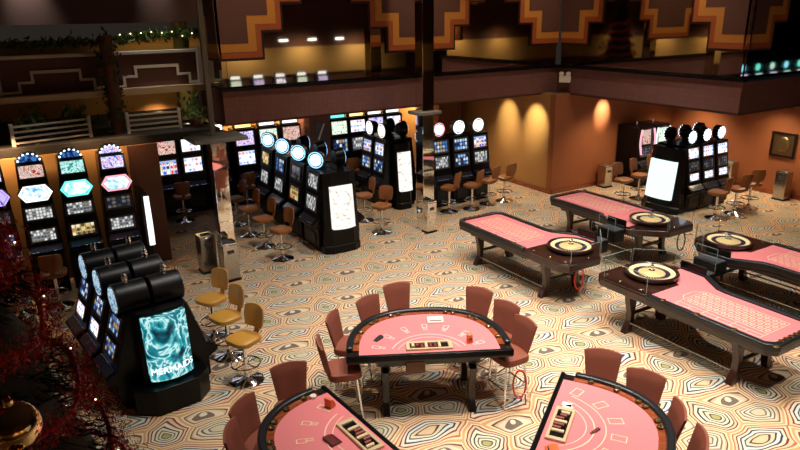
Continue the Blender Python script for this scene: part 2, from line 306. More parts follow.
# ------------------------------------------------------------------ mesh helpers
class MB:
    def __init__(s): s.bm = bmesh.new()
    def box(s, c, d, rot=None):
        m_ = Matrix.Translation(c) @ (Euler(rot).to_matrix().to_4x4() if rot else Matrix()) @ Matrix.Diagonal((d[0], d[1], d[2], 1))
        bmesh.ops.create_cube(s.bm, size=1, matrix=m_); return s
    def cyl(s, p0, p1, r, r2=None, seg=16):
        p0 = Vector(p0); p1 = Vector(p1); d = p1 - p0
        m_ = Matrix.Translation((p0 + p1) / 2) @ d.to_track_quat('Z', 'Y').to_matrix().to_4x4()
        bmesh.ops.create_cone(s.bm, cap_ends=True, segments=seg, radius1=r, radius2=r if r2 is None else r2, depth=d.length, matrix=m_); return s
    def sph(s, c, r, sc=(1, 1, 1), seg=16):
        bmesh.ops.create_uvsphere(s.bm, u_segments=seg, v_segments=max(6, seg // 2), radius=r, matrix=Matrix.Translation(c) @ Matrix.Diagonal((sc[0], sc[1], sc[2], 1))); return s
    def ico(s, c, r, sub=1):
        bmesh.ops.create_icosphere(s.bm, subdivisions=sub, radius=r, matrix=Matrix.Translation(c)); return s
    def prism(s, pts, a, b, axis='z'):
        f = {'z': lambda p, h: (p[0], p[1], h), 'x': lambda p, h: (h, p[0], p[1]), 'y': lambda p, h: (p[0], h, p[1])}[axis]
        A = [s.bm.verts.new(f(p, a)) for p in pts]; B = [s.bm.verts.new(f(p, b)) for p in pts]
        n = len(pts); s.bm.faces.new(A); s.bm.faces.new(B[::-1])
        for i in range(n): s.bm.faces.new((A[i], B[i], B[(i + 1) % n], A[(i + 1) % n]))
        return s
    def band(s, outer, inner, a, b, axis='z', closed=True):
        f = {'z': lambda p, h: (p[0], p[1], h), 'x': lambda p, h: (h, p[0], p[1]), 'y': lambda p, h: (p[0], h, p[1])}[axis]
        O0 = [s.bm.verts.new(f(p, a)) for p in outer]; O1 = [s.bm.verts.new(f(p, b)) for p in outer]
        I0 = [s.bm.verts.new(f(p, a)) for p in inner]; I1 = [s.bm.verts.new(f(p, b)) for p in inner]
        n = len(outer); F = s.bm.faces.new
        for i in range(n if closed else n - 1):
            j = (i + 1) % n
            F((O0[i], O0[j], O1[j], O1[i])); F((I0[i], I1[i], I1[j], I0[j])); F((O1[i], O1[j], I1[j], I1[i])); F((O0[i], I0[i], I0[j], O0[j]))
        if not closed:
            F((O0[0], O1[0], I1[0], I0[0])); F((O0[-1], I0[-1], I1[-1], O1[-1]))
        return s
    def lathe(s, prof, c=(0, 0, 0), seg=28):
        rings = []
        for r, z in prof:
            if r < 1e-5: rings.append([s.bm.verts.new((c[0], c[1], c[2] + z))])
            else: rings.append([s.bm.verts.new((c[0] + r * math.cos(2 * PI * k / seg), c[1] + r * math.sin(2 * PI * k / seg), c[2] + z)) for k in range(seg)])
        for A, B in zip(rings, rings[1:]):
            for k in range(seg):
                j = (k + 1) % seg
                if len(A) == 1 and len(B) == 1: continue
                if len(A) == 1: s.bm.faces.new((A[0], B[j], B[k]))
                elif len(B) == 1: s.bm.faces.new((A[k], A[j], B[0]))
                else: s.bm.faces.new((A[k], A[j], B[j], B[k]))
        return s
    def tube(s, pts, r, seg=8, closed=False):
        P = [Vector(p) for p in pts]; n = len(P); rings = []
        for i in range(n):
            d = (P[(i + 1) % n] - P[i - 1]) if closed else (P[min(i + 1, n - 1)] - P[max(i - 1, 0)])
            d.normalize(); up = Vector((0, 0, 1)) if abs(d.z) < .95 else Vector((1, 0, 0))
            a = d.cross(up).normalized(); b_ = d.cross(a).normalized()
            rings.append([s.bm.verts.new(P[i] + (a * math.cos(2 * PI * k / seg) + b_ * math.sin(2 * PI * k / seg)) * r) for k in range(seg)])
        for i in range(n if closed else n - 1):
            A, B = rings[i], rings[(i + 1) % n]
            for k in range(seg): s.bm.faces.new((A[k], A[(k + 1) % seg], B[(k + 1) % seg], B[k]))
        if not closed: s.bm.faces.new(rings[0][::-1]); s.bm.faces.new(rings[-1])
        return s
    def build(s, name, mat, parent=None, loc=(0, 0, 0), rot=(0, 0, 0), bevel=0, smooth=True, bseg=2):
        bmesh.ops.recalc_face_normals(s.bm, faces=s.bm.faces)
        me = bpy.data.meshes.new(name); s.bm.to_mesh(me); s.bm.free(); me.materials.append(mat)
        o = bpy.data.objects.new(name, me); COL.objects.link(o); o.location = loc; o.rotation_euler = rot
        if parent: o.parent = parent
        if smooth:
            for p in me.polygons: p.use_smooth = True
            try: me.set_sharp_from_angle(angle=R(35))
            except Exception: pass
        if bevel:
            bv = o.modifiers.new('bevel', 'BEVEL'); bv.width = bevel; bv.segments = bseg; bv.limit_method = 'ANGLE'; bv.angle_limit = R(40)
        return o
def tag(o, label=None, cat=None, group=None, kind=None):
    if label: o['label'] = label
    if cat: o['category'] = cat
    if group: o['group'] = group
    if kind: o['kind'] = kind
    return o
def thing(name, label, cat, loc=(0, 0, 0), rz=0, group=None):
    o = bpy.data.objects.new(name, None); COL.objects.link(o); o.empty_display_size = .1
    o.location = loc; o.rotation_euler = (0, 0, rz); return tag(o, label, cat, group)
def struct(name, mb, mat, **kw):
    o = mb.build(name, mat, **kw); o['kind'] = 'structure'; return o
def dup(o, parent=None):
    c = o.copy(); COL.objects.link(c)
    if parent: c.parent = parent
    for k, v in o.items():
        c[k] = v
    for ch in list(o.children): dup(ch, c)
    return c
def text_mesh(body, size, depth, bend=None):
    cu = bpy.data.curves.new('lettering', 'FONT'); cu.body = body; cu.size = size; cu.extrude = depth; cu.align_x = 'CENTER'; cu.align_y = 'CENTER'
    o = bpy.data.objects.new('lettering', cu); COL.objects.link(o)
    bpy.context.view_layer.update()
    me = bpy.data.meshes.new_from_object(o.evaluated_get(bpy.context.evaluated_depsgraph_get()))
    bpy.data.objects.remove(o); bpy.data.curves.remove(cu); return me
ORD = ['first', 'second', 'third', 'fourth', 'fifth', 'sixth', 'seventh']

# ================================================================== THE SETTING
FY, FX, FY2, ZB, ZT = 13.3, 13.1, 8.0, 2.75, 3.40      # gallery fascia planes, underside and top
struct('floor', MB().box((14.5, 6.5, -.05), (44, 24, .1)), M['carpet'])
struct('ceiling', MB().box((14.5, 4.6, 7.0), (43, 21, .1)), M['dark'])
struct('wall_rear', MB().box((14.5, -4.1, 3.5), (43, .2, 7)), M['wall_brown'])
struct('wall_wing', MB().box((36.1, 2, 3.5), (.2, 12, 7)), M['wall_brown'])
struct('wall_wing_side', MB().box((26.8, 7.1, 3.5), (18.4, .2, 7)), M['wall_brown'])
struct('wall_left', MB().box((-6.1, 6, 3.5), (.2, 22, 7)), M['wall_brown'])
struct('wall_far', MB().box((3.3, 17.5, 2.2), (18.6, .2, 4.4)), M['wall_tan'])
struct('wall_pillar_side', MB().box((12.7, 15.2, 1.37), (.2, 4.4, 2.74)), M['wall_tan'])
struct('wall_back', MB().box((15.1, 12.9, 1.37), (5.0, .2, 2.74)), M['wall_orange'])
struct('wall_right', MB().box((17.6, 10.1, 3.5), (.2, 5.8, 7)), M['wall_orange'])
struct('ceiling_low_far', MB().box((8.2, 15.45, ZB - .02), (8.75, 4.25, .06)), M['low_ceiling'])
struct('ceiling_low_right', MB().box((15.34, 10.45, ZB - .02), (4.44, 4.86, .06)), M['low_ceiling'])
# rear and left galleries (seen in the mirrors only)
struct('trim_1', MB().box((6, -3.95, 2.75), (26, .1, 1.3)), M['rear_tan'])
struct('trim_2', MB().box((-5.95, 5, 2.75), (.1, 18, 1.3)), M['rear_tan'])
# fascia bands
struct('fascia_far', MB().box(((3.85 + FX) / 2, FY + .1, (ZB + ZT) / 2), (FX - 3.85, .2, ZT - ZB)), M['fascia'])
struct('fascia_right', MB().box((FX + .1, (FY + FY2) / 2, (ZB + ZT) / 2), (.2, FY - FY2, ZT - ZB)), M['fascia'])
struct('fascia_right_return', MB().box(((FX + 17.5) / 2 + .1, FY2 + .1, (ZB + ZT) / 2), (17.5 - FX - .2, .2, ZT - ZB)), M['fascia'])
struct('fascia_left_return', MB().box((3.95, 15.45, (ZB + ZT) / 2), (.2, 4.1, ZT - ZB)), M['fascia'])
# polished black ledge along the fascia top
struct('trim_3', MB().box(((3.85 + FX) / 2, FY - .015, ZT + .03), (FX - 3.85 + .06, .13, .06)), M['black'])
struct('trim_4', MB().box((FX - .015, (FY + FY2) / 2, ZT + .03), (.13, FY - FY2 + .1, .06)), M['black'])
struct('trim_5', MB().box(((FX + 17.5) / 2, FY2 - .015, ZT + .03), (17.5 - FX, .13, .06)), M['black'])
# mirror walls above
struct('wall_mirror_far', MB().box(((4.02 + FX) / 2, FY + .16, 5.2), (FX - 4.02, .1, 3.5)), M['mirror'], smooth=False)
struct('wall_mirror_right', MB().box((FX + .16, (FY + FY2) / 2 + .08, 5.2), (.1, FY - FY2 - .1, 3.5)), M['mirror'], smooth=False)
struct('wall_mirror_return', MB().box(((FX + 17.5) / 2 + .1, FY2 + .16, 5.2), (17.5 - FX - .2, .1, 3.5)), M['mirror'], smooth=False)
struct('wall_mirror_left', MB().box((3.96, 15.45, 5.2), (.1, 4.1, 3.5)), M['mirror'], smooth=False)
# skirting boards
struct('baseboard_pillar', MB().box((12.585, 15.1, .06), (.03, 4.6, .12)), M['woodred'])
struct('baseboard_back', MB().box((15.05, 12.785, .06), (4.9, .03, .12)), M['woodred'])
struct('baseboard_right', MB().box((17.485, 10.0, .06), (.03, 5.5, .12)), M['woodred'])
struct('baseboard_far', MB().box((8.3, 17.385, .06), (8.5, .03, .12)), M['woodred'])
# brown pier between the two far banks
struct('pillar_far', MB().box((7.40, 16.95, 1.36), (.62, .86, 2.72)), M['fascia'])
struct('pillar_far_right', MB().box((11.9, 17.0, 1.36), (.9, .78, 2.72)), M['wall_brown'])
# backing wall of the left bank, terrace slab on top of it
struct('wall_bank', MB().box((-1.76, 13.62, 1.24), (8.46, .14, 2.48)), M['wall_tan'])
struct('terrace_slab', MB().box((-1.1, 15.5, 2.56), (9.8, 3.86, .16)), M['dark'])
struct('pillar_bank', MB().box((2.21, 13.52, 1.24), (.56, .06, 2.48)), M['wall_brown'])

# ---- stepped art-deco panels on the mirrors
def zig(c, w1, w2, w3, z0, zs, ze, ztop, half=0):
    """outline of a hanging stepped panel; half=-1 keeps the left side, +1 the right, 0 both"""
    rgt = [(w1, z0), (w1, zs), (w2, zs), (w2, ze), (w3, ze), (w3, ztop)]
    if half == 1: pts = [(0, z0)] + rgt + [(0, ztop)]
    elif half == -1: pts = [(0, ztop)] + [(-x, z) for x, z in rgt[::-1]] + [(0, z0)]
    else: pts = [(-x, z) for x, z in rgt[::-1]] + rgt
    return [(c + x, z) for x, z in pts]
def deco(label, plane, pos, c, half=0):
    """stack of stepped boards, each a little in front of the last"""
    s = {'far': -1, 'right': -1, 'return': -1, 'left': -1}[plane]
    axis = 'y' if plane in ('far', 'return') else 'x'
    root = thing('stepped_panel', label, 'wall panel', (0, 0, 0), 0, 'stepped panels on the mirror walls')
    lay = [('edge_board', 0, .012, M['maroon']), ('orange_band', .05, .024, M['orange_paint']), ('gold_band', .17, .036, M['gold_paint']), ('panel_field', .34, .048, M['panelfield'])]
    for nme, ins, th, mt in lay:
        pts = zig(c, .97 - ins, 1.42 - ins, 1.87 - ins, 3.99 + ins, 4.53 + ins, 5.08 + ins, 6.4, half)
        MB().prism(pts, pos + .0, pos + s * (th + .02), axis).build(nme, mt, root, smooth=False)
    return root
MP = FY + .10
deco('stepped gold and plum panel hanging in the middle of the far mirror wall', 'far', MP, 8.72)
deco('half stepped panel at the open left end of the far mirror wall', 'far', MP, 3.86, 1)
deco('half stepped panel on the far mirror wall against the inner corner', 'far', MP, 13.1, -1)
deco('half stepped panel on the right mirror wall beside the inner corner', 'right', FX + .10, 13.3, -1)
deco('half stepped panel on the right mirror wall at its outer corner', 'right', FX + .10, 8.0, 1)
deco('half stepped panel round the corner over the right-hand return', 'return', FY2 + .10, 13.1, 1)
deco('half stepped panel on the side return at the left mirror end', 'left', 3.90, 13.3, 1)

# ================================================================== COLUMNS
def column(x, y, s, ztop, plate_z, label, plate=.85):
    r = thing('mirrored_column', label, 'column', (x, y, 0))
    MB().box((0, 0, ztop / 2), (s, s, ztop)).build('shaft', M['mirror_bright'], r, smooth=False, bevel=.006)
    for z in (2.2,): MB().box((0, 0, z), (s + .03, s + .03, .16)).build('collar', M['mirror'], r, smooth=False)
    MB().box((0, 0, plate_z), (plate, plate * .8, .07)).build('capital_plate', M['greypost'], r, bevel=.01)
    return r
column(3.30, 12.15, .27, 2.66, 2.70, 'square mirrored column with flat grey capital, nearest the aqua island', 1.0)
MB().box((3.27, 12.2, 4.85), (.09, .09, 4.22)).build('upper_post', M['greypost']).name = 'support_post'
tag(bpy.data.objects['support_post'], 'thin grey post rising from the capital of the left mirrored column', 'post')
column(8.06, 12.25, .30, 6.9, 2.74, 'tall mirrored column passing in front of the far fascia', .6)

# ================================================================== SLOT MACHINES
def slot(name, label, group, loc, rz, w=.6, d=.56, deck=.80, zA=.92, zB=2.0, lean=.12, screens=(), topper=None, tmat=None, face=None, fin=True, finial=False, tyaw=0, taper=1.0):
    """one machine, front towards local -y, standing on z=0"""
    r = thing(name, label, 'slot machine', loc, rz, group)
    y0 = -d / 2
    prof = [(d / 2, 0), (y0 + .05, 0), (y0 + .05, .07), (y0, .10), (y0, deck - .16), (y0 - .13, deck - .09), (y0 - .14, deck - .03), (y0 + .01, zA - .04), (y0 + .02, zA), (y0 + .02 + lean, zB), (d / 2, zB)]
    cb = MB().prism(prof, -w / 2, w / 2, 'x')
    for v in cb.bm.verts:
        if v.co.z > zB - .01: v.co.x *= taper
    cb.build('cabinet', M['black'], r, bevel=.012, smooth=False)
    w0 = w; w = w * taper
    ln = math.hypot(lean, zB - zA); al = -math.atan2(lean, zB - zA)
    for i, (za, zb, ws, mt) in enumerate(screens):
        zc = (za + zb) / 2; yc = y0 + .02 + lean * (zc - zA) / (zB - zA)
        bz = MB().band([(-ws / 2 - .025, -(zb - za) / 2 - .022), (ws / 2 + .025, -(zb - za) / 2 - .022), (ws / 2 + .025, (zb - za) / 2 + .022), (-ws / 2 - .025, (zb - za) / 2 + .022)],
                       [(-ws / 2, -(zb - za) / 2), (ws / 2, -(zb - za) / 2), (ws / 2, (zb - za) / 2), (-ws / 2, (zb - za) / 2)], -.028, .01, 'y').build('bezel', M['grey'], r, (0, yc, zc), (al, 0, 0), smooth=False)
        MB().box((0, 0, 0), (ws, .02, zb - za)).build('screen', M[mt], bz, (0, -.004, 0), smooth=False)
    tw = w; w = w0
    # button deck
    da = math.atan2(zA - .04 - (deck - .03), .15)
    MB().box((0, 0, 0), (w * .86, .13, .014)).build('button_deck', M['s_deck'], r, (0, y0 - .065, (deck - .03 + zA - .04) / 2 + .008), (da, 0, 0), smooth=False)
    # coin door and kick plate
    MB().box((0, y0 - .006, deck * .42), (w * .62, .02, deck * .38)).build('belly_door', M['blackmat'], r, bevel=.006)
    w = tw
    if topper == 'disc':
        MB().cyl((0, 0, zB - .02), (0, 0, zB + .12), .05).build('topper_neck', M['blackmat'], r)
        tp = MB().cyl((0, -.08, 0), (0, .12, 0), .20, .15, 28).build('topper', M['black'], r, (0, 0, zB + .20), (0, 0, tyaw), bevel=.008)
        MB().cyl((0, -.105, 0), (0, -.078, 0), .128, None, 28).build('lit_face', M[face or 'e_bluewhite'], tp)
        MB().tube([(.165 * math.cos(a * PI / 14), -.09, .165 * math.sin(a * PI / 14)) for a in range(28)], .012, 6, True).build('neon_ring', M[tmat or 'e_blue'], tp)
    elif topper == 'sunburst':
        pts = []
        for k in range(48):
            rr = .135 + .02 * math.cos(k * 2 * PI / 48 * 12); pts.append((rr * math.cos(k * 2 * PI / 48), rr * math.sin(k * 2 * PI / 48)))
        MB().cyl((0, 0, zB - .02), (0, 0, zB + .1), .05).build('topper_neck', M['blackmat'], r)
        tp = MB().prism([(x * 1.12, z * 1.12) for x, z in pts], y0 + .06, y0 + .22, 'y').build('topper', M['black'], r, (0, lean, zB + .20))
        MB().prism(pts, y0 + .035, y0 + .062, 'y').build('lit_face', M[face or 'e_bluewhite'], tp)
    elif topper == 'sign':
        tp = MB().box((0, y0 + .16, .10), (w * .8, .16, .20)).build('topper', M['black'], r, (0, lean, zB), bevel=.01)
        MB().box((0, y0 + .075, .10), (w * .70, .02, .14)).build('lit_face', M[face or 'e_white'], tp, smooth=False)
    elif topper == 'arch':
        pts = [(w * .44 * math.cos(k * PI / 14), .16 * math.sin(k * PI / 14)) for k in range(15)]
        tp = MB().prism(pts, y0 + .06, y0 + .26, 'y').build('topper', M['black'], r, (0, lean, zB + .01))
        MB().prism([(x * .82, z * .8 + .012) for x, z in pts], y0 + .035, y0 + .062, 'y').build('lit_face', M[face or 'a_multi'], tp)
        for k in range(7):
            a = PI * (k + .5) / 7; MB().sph((w * .40 * math.cos(a), y0 + .05, .145 * math.sin(a)), .02, seg=8).build('arch_bulb', M['e_bluewhite'], tp)
    if finial:
        MB().lathe([(0, 0), (.035, 0), (.035, .03), (.02, .035), (.035, .05), (.035, .075), (.015, .08), (.028, .10), (.02, .13), (0, .14)], (0, .02, zB), 12).build('candle_lamp', M['chrome'], r)
    return r

# --- row along the left backing wall: tall machines with hexagonal lit plates
pos = ['cut by the left edge of the view', 'with the white hexagon plate', 'with the teal-rimmed hexagon plate', 'at its end, blue hexagon plate']
top_a = ['a_multi', 'a_red', 'a_teal', 'a_multi']; rim = ['e_violet', 'e_white', 'e_teal', 'e_pink']; hexf = ['e_violet', 'a_hex', 'a_hexteal', 'a_hex']
for i, x in enumerate((-.44, .22, .88, 1.56)):
    r = slot('slot_machine', 'tall slot machine of the left bank ' + pos[i], 'tall slot machines of the left bank', (x, 13.18, 0), 0, .58, .6, .88, 1.0, 2.46, .10,
             [(1.03, 1.26, .42, ['s_blue', 's_grey', 's_warm', 's_grey'][i]), (1.44, 1.66, .44, ['s_dim', 's_grey', 's_grey', 's_dim'][i]), (2.20, 2.42, .38, top_a[i])], 'arch', None, ['a_dimblue', 'a_dimblue', 'a_dimblue', 'a_multi'][i], taper=.76)
    hx = [(-.27, 0), (-.17, .14), (.17, .14), (.27, 0), (.17, -.14), (-.17, -.14)]
    pl = MB().prism([(a * 1.06, b_ * 1.1) for a, b_ in hx], -.40, -.24, 'y').build('name_plate', M['black'], r, (0, .02, 1.95))
    MB().prism([(a * .84, b_ * .80) for a, b_ in hx], -.415, -.395, 'y').build('lit_face', M[hexf[i]], pl, smooth=False)
    MB().band([(a * 1.0, b_ * 1.02) for a, b_ in hx], [(a * .88, b_ * .86) for a, b_ in hx], -.418, -.395, 'y').build('neon_rim', M[rim[i]], pl, smooth=False)
e = thing('side_light_panel', 'tall black side fin with white lit edge closing the left bank', 'light panel', (1.98, 13.1, 0))
MB().box((0, 0, .85), (.12, .62, 1.7)).build('fin', M['black'], e, bevel=.01)
MB().prism([(-.30, .62), (-.33, 1.62), (-.36, 1.62), (-.42, 1.1), (-.40, .66)], .0, .09, 'x').build('lit_edge', M['e_white'], e, smooth=False)

# --- machines along the far wall
def tall(x, label, group, up, lo, y=16.95, face='e_white'):
    return slot('slot_machine', label, group, (x, y, 0), 0, .60, .56, .76, .90, 2.03, .10,
                [(1.08, 1.46, .46, lo), (1.60, 1.96, .48, up)], 'sign', None, face)
tall_l = ['leftmost of the far-left row, red picture screen on top', 'second of the far-left row, just left of the mirrored column', 'behind the left mirrored column', 'right of the left mirrored column in the far row', 'far row, standing under the orange glow', 'far row, right-hand end beside the brown pier']
for i, x in enumerate((3.27, 3.90, 4.56, 5.32, 5.98, 6.64)):
    tall(x, 'slot machine ' + tall_l[i], 'far-left row of slot machines', ['a_red', 's_white', 's_white', 'a_multi', 'a_green', 'a_red'][i], ['s_grid', 's_white', 's_blue', 's_white', 's_white', 's_white'][i], face=['e_amber', 'e_amber', 'e_white', 'e_amber', 'e_white', 'e_white'][i])
rl = ['with mint art, leftmost of four right of the brown pier', 'second of four right of the brown pier, pale lilac top', 'third of four right of the brown pier', 'last of four right of the brown pier, near the tall column']
for i, x in enumerate((8.10, 8.70, 9.30, 9.92)):
    tall(x, 'slot machine ' + rl[i], 'four far slot machines right of the pier', ['a_green', 's_white', 'a_multi', 's_white'][i], ['s_blue', 's_grey', 's_warm', 's_blue'][i], 16.95, ['e_teal', 'e_amber', 'e_white', 'e_white'][i])

# --- mid island with round toppers
ml = ['nearest the white poster', 'second from the white poster', 'third from the white poster', 'farthest from the white poster']
for i, y in enumerate((12.52, 13.46, 14.42, 15.38)):
    slot('slot_machine', 'round-topped slot machine of the middle island, ' + ml[i], 'round-topped machines of the middle island', (5.50, y, 0), -PI / 2, .78, .48, .66, .78, 1.74, .14,
         [(.86, 1.18, .50, ['s_grey', 's_warm', 's_grey', 's_grey'][i]), (1.33, 1.64, .50, ['s_grey', 's_dim', 's_blue', 's_warm'][i])], 'disc', 'e_blue', ['e_bluewhite', 'e_bluewhite', 'e_bluewhite', 'e_white'][i], tyaw=R(42))
for i, y in enumerate((12.52, 13.46, 14.42)):
    slot('slot_machine', 'slot machine on the hidden far side of the middle island, ' + ml[i], 'machines on the far side of the middle island', (6.0, y, 0), PI / 2, .78, .48, .66, .78, 1.74, .14,
         [(.86, 1.18, .50, 's_grey'), (1.33, 1.64, .50, 's_blue')], 'disc', 'e_blue', 'e_bluewhite')

def end_cap(label, loc, rz, wb, wt, d, h, pz0, pz1, pw, pmat, bulge=.10, plinth=None, letters=None):
    """tapered black end housing with a curved lit poster, front towards local -y"""
    r = thing('island_end_cap', label, 'lit end panel', loc, rz, 'lit poster end caps')
    def ring(wd, dd): return [(-wd / 2, dd / 2), (-wd / 2, -dd * .15), (-wd * .30, -dd / 2), (wd * .30, -dd / 2), (wd / 2, -dd * .15), (wd / 2, dd / 2)]
    mb = MB(); lv = [(0, wb, d), (.16, wb, d), (.18, wb * .96, d * .9), (pz0 - .04, wb * .93, d * .86), (h, wt, d * .62)]
    if plinth:
        lv = [(0, wb * .9, d * .9), (h, wt, d * .62)]; pw_, ph_ = plinth
        MB().prism([(-pw_ / 2, d / 2), (-pw_ / 2, -d * .3), (-pw_ * .28, -d / 2 - .14), (pw_ * .28, -d / 2 - .14), (pw_ / 2, -d * .3), (pw_ / 2, d / 2)], 0, ph_).build('plinth', M['black'], r, bevel=.012)
    prev = None
    for z, wd, dd in lv:
        cur = [mb.bm.verts.new((x, y + (d - dd) / 2, z)) for x, y in ring(wd, dd)]
        if prev:
            for k in range(6): mb.bm.faces.new((prev[k], prev[(k + 1) % 6], cur[(k + 1) % 6], cur[k]))
        else: mb.bm.faces.new(cur[::-1])
        prev = cur
    mb.bm.faces.new(prev); mb.build('housing', M['black'], r, smooth=False, bevel=.01)
    # curved poster, leaning back with the housing
    k0 = .9 if not plinth else .9 - .28 * pz0 / h
    yb = -d * k0 / 2 + (d - d * k0) / 2 - .03; yt = -d * .62 / 2 + (d - d * .62) / 2 - .02
    mb = MB(); N = 14; rows = []
    al = math.atan2(yt - yb, pz1 - pz0)
    def P(u, v, off):
        th = (u - .5) * 1.5; x = pw / 2 * math.sin(th) / math.sin(.75); y = -bulge * (math.cos(th) - math.cos(.75)) / (1 - math.cos(.75))
        return (x, yb + (yt - yb) * v + y - off, pz0 + (pz1 - pz0) * v)
    fr = [[mb.bm.verts.new(P(i / N, j / 6, .03)) for i in range(N + 1)] for j in range(7)]
    bk = [[mb.bm.verts.new((P(i / N, j / 6, 0)[0], yb + (yt - yb) * j / 6 + .05, P(i / N, j / 6, 0)[2])) for i in range(N + 1)] for j in range(7)]
    for j in range(6):
        for i in range(N):
            mb.bm.faces.new((fr[j][i], fr[j][i + 1], fr[j + 1][i + 1], fr[j + 1][i])); mb.bm.faces.new((bk[j][i], bk[j + 1][i], bk[j + 1][i + 1], bk[j][i + 1]))
        mb.bm.faces.new((fr[j][0], fr[j + 1][0], bk[j + 1][0], bk[j][0])); mb.bm.faces.new((fr[j][N], bk[j][N], bk[j + 1][N], fr[j + 1][N]))
    for i in range(N):
        mb.bm.faces.new((fr[0][i], bk[0][i], bk[0][i + 1], fr[0][i + 1])); mb.bm.faces.new((fr[6][i], fr[6][i + 1], bk[6][i + 1], bk[6][i]))
    po = mb.build('poster', M[pmat], r)
    if letters:
        me = text_mesh(letters, pw * .205, .004)
        for v in me.vertices:
            u = .5 + v.co.x / pw; zz = pz0 + .135 + v.co.y + v.co.x * .02
            q = P(max(0, min(1, u)), (zz - pz0) / (pz1 - pz0), .034 + v.co.z)
            v.co = q
        me.materials.append(M['e_white']); o = bpy.data.objects.new('lettering', me); COL.objects.link(o); o.parent = po
    return r
end_cap('black end cap with glowing cream swirl poster closing the middle island', (5.73, 11.98, 0), 0, .86, .76, .28, 1.74, .56, 1.46, .52, 'a_pale', .07)
# --- centre bank beside the tall column
end_cap('narrow black end cap with white poster left of the tall column', (8.52, 13.98, 0), 0, .50, .46, .28, 1.72, .50, 1.50, .36, 'a_pale', .04)
for i, (x, y, rz) in enumerate([(8.27, 14.46, -PI / 2), (8.27, 15.11, -PI / 2), (8.79, 14.46, PI / 2), (8.79, 15.11, PI / 2)]):
    slot('slot_machine', 'slot machine behind the narrow white poster, ' + ['left side, near', 'left side, rear', 'right side, near', 'right side, rear'][i], 'slot machines of the centre bank', (x, y, 0), rz, .60, .48, .72, .86, 1.8, .10,
         [(.95, 1.25, .44, 's_blue'), (1.38, 1.70, .44, 's_grid')], 'disc', 'e_white', 'e_white')
# --- three round-topped machines under the far fascia
for i, x in enumerate((9.40, 10.03, 10.66)):
    slot('slot_machine', ['slot machine with pink-rimmed round topper beside the tall column', 'middle slot machine of the three against the far fascia', 'slot machine at the right end of three by the ochre wall'][i], 'three slot machines right of the tall column', (x, 13.72, 0), 0, .58, .56, .78, .90, 1.82, .12,
         [(1.04, 1.34, .42, ['s_grey', 's_blue', 's_grey'][i]), (1.44, 1.74, .42, ['s_blue', 's_blue', 's_grid'][i])], 'disc', ['e_pink', 'e_bluewhite', 'e_white'][i], ['e_bluewhite', 'e_white', 'e_white'][i])
# --- right island
for i, x in enumerate((14.28, 14.86, 15.44)):
    slot('slot_machine', 'sunburst-topped slot machine of the right island, ' + ['nearest the white panel', 'middle one', 'farthest from the white panel'][i], 'sunburst machines facing the right wall stools', (x, 9.86, 0), 0, .54, .56, .62, .74, 1.66, .16,
         [(.80, .98, .36, 's_white'), (1.05, 1.26, .38, 's_dim'), (1.34, 1.60, .40, 's_white')], 'sunburst', None, 'e_bluewhite')
for i, x in enumerate((14.28, 14.86, 15.44)):
    slot('slot_machine', 'black-backed slot machine behind the sunburst row, ' + ['above the white panel', 'middle one of its side', 'at the far end of its side'][i], 'machines on the rear side of the right island', (x, 10.44, 0), PI, .54, .56, .62, .74, 1.66, .16,
         [(.80, .98, .36, 's_white'), (1.05, 1.26, .38, 's_dim'), (1.34, 1.60, .40, 's_white')], 'sunburst', None, 'e_bluewhite')
end_cap('black end cap with large blank white lit panel on the right island', (13.80, 10.12, 0), -PI / 2, 1.12, .86, .34, 1.62, .36, 1.30, .74, 'e_cool', .06)
# --- pair at the back wall with curved glowing sides
for i, x in enumerate((15.40, 16.08)):
    r = slot('slot_machine', ['slot machine with curved pink neon sides against the back wall', 'slot machine with curved mint neon sides against the back wall'][i], 'pair of machines with curved neon sides', (x, 12.36, 0), 0, .64, .80, .66, .80, 1.72, .06,
         [(.50, .64, .30, 's_white'), (.88, 1.12, .40, 's_dim'), (1.22, 1.62, .36, ['a_red', 'a_green'][i])], None, finial=True)
    for s in (-1, 1):
        MB().tube([(s * (.25 + .06 * math.sin(k * PI / 8)), -.43 + .03 * k / 8, .95 + .70 * k / 8) for k in range(9)], .026, 8).build('neon_side', M[['e_pink', 'e_cool'][i]], r)

# --- aqua island of six barrel-topped machines
IA = R(7)
def isl(x, y): return (1.27 + x * math.cos(IA) - y * math.sin(IA), 8.0 + x * math.sin(IA) + y * math.cos(IA), 0)
for j, y in enumerate((.56, 1.32, 2.08)):
    for s in (-1, 1):
        side = 'screens side' if s < 0 else 'gold-stool side'
        r = slot('barrel_slot_machine', 'barrel-topped slot machine of the aqua island, ' + side + ', ' + ['next to the sea poster', 'middle of its side', 'farthest from the sea poster'][j], 'barrel-topped machines of the aqua island',
                 isl(s * .31, y), s * PI / 2 + IA, .70, .60, .52, .62, 1.24, .20, [(.66, .86, .42, 's_white' if j else 's_blue'), (.94, 1.18, .42, 's_blue')], None)
        br = MB().cyl((0, -.11, 0), (0, .29, 0), .205, None, 40).build('barrel', M['blackmat'], r, (0, 0, 1.40), bevel=.012)
        MB().cyl((0, -.135, 0), (0, -.11, 0), .172, None, 32).build('barrel_face', M['a_disc'], br)
        MB().tube([(.195 * math.cos(k * PI / 16), -.115, .195 * math.sin(k * PI / 16)) for k in range(32)], .012, 6, True).build('barrel_rim', M['grey'], br)
        MB().lathe([(0, 0), (.04, 0), (.04, .025), (.022, .03), (.04, .045), (.04, .07), (.022, .075), (.036, .09), (.036, .11), (.012, .125), (0, .14)], (0, .06, .20), 14).build('candle_lamp', M['chrome'], br)
end_cap('black end cap with glowing aqua sea poster lettered MERMAIDS', isl(0, .06), IA, .74, .62, .30, 1.32, .44, 1.28, .55, 'a_aqua', .09, letters='MERMAIDS', plinth=(.98, .36))

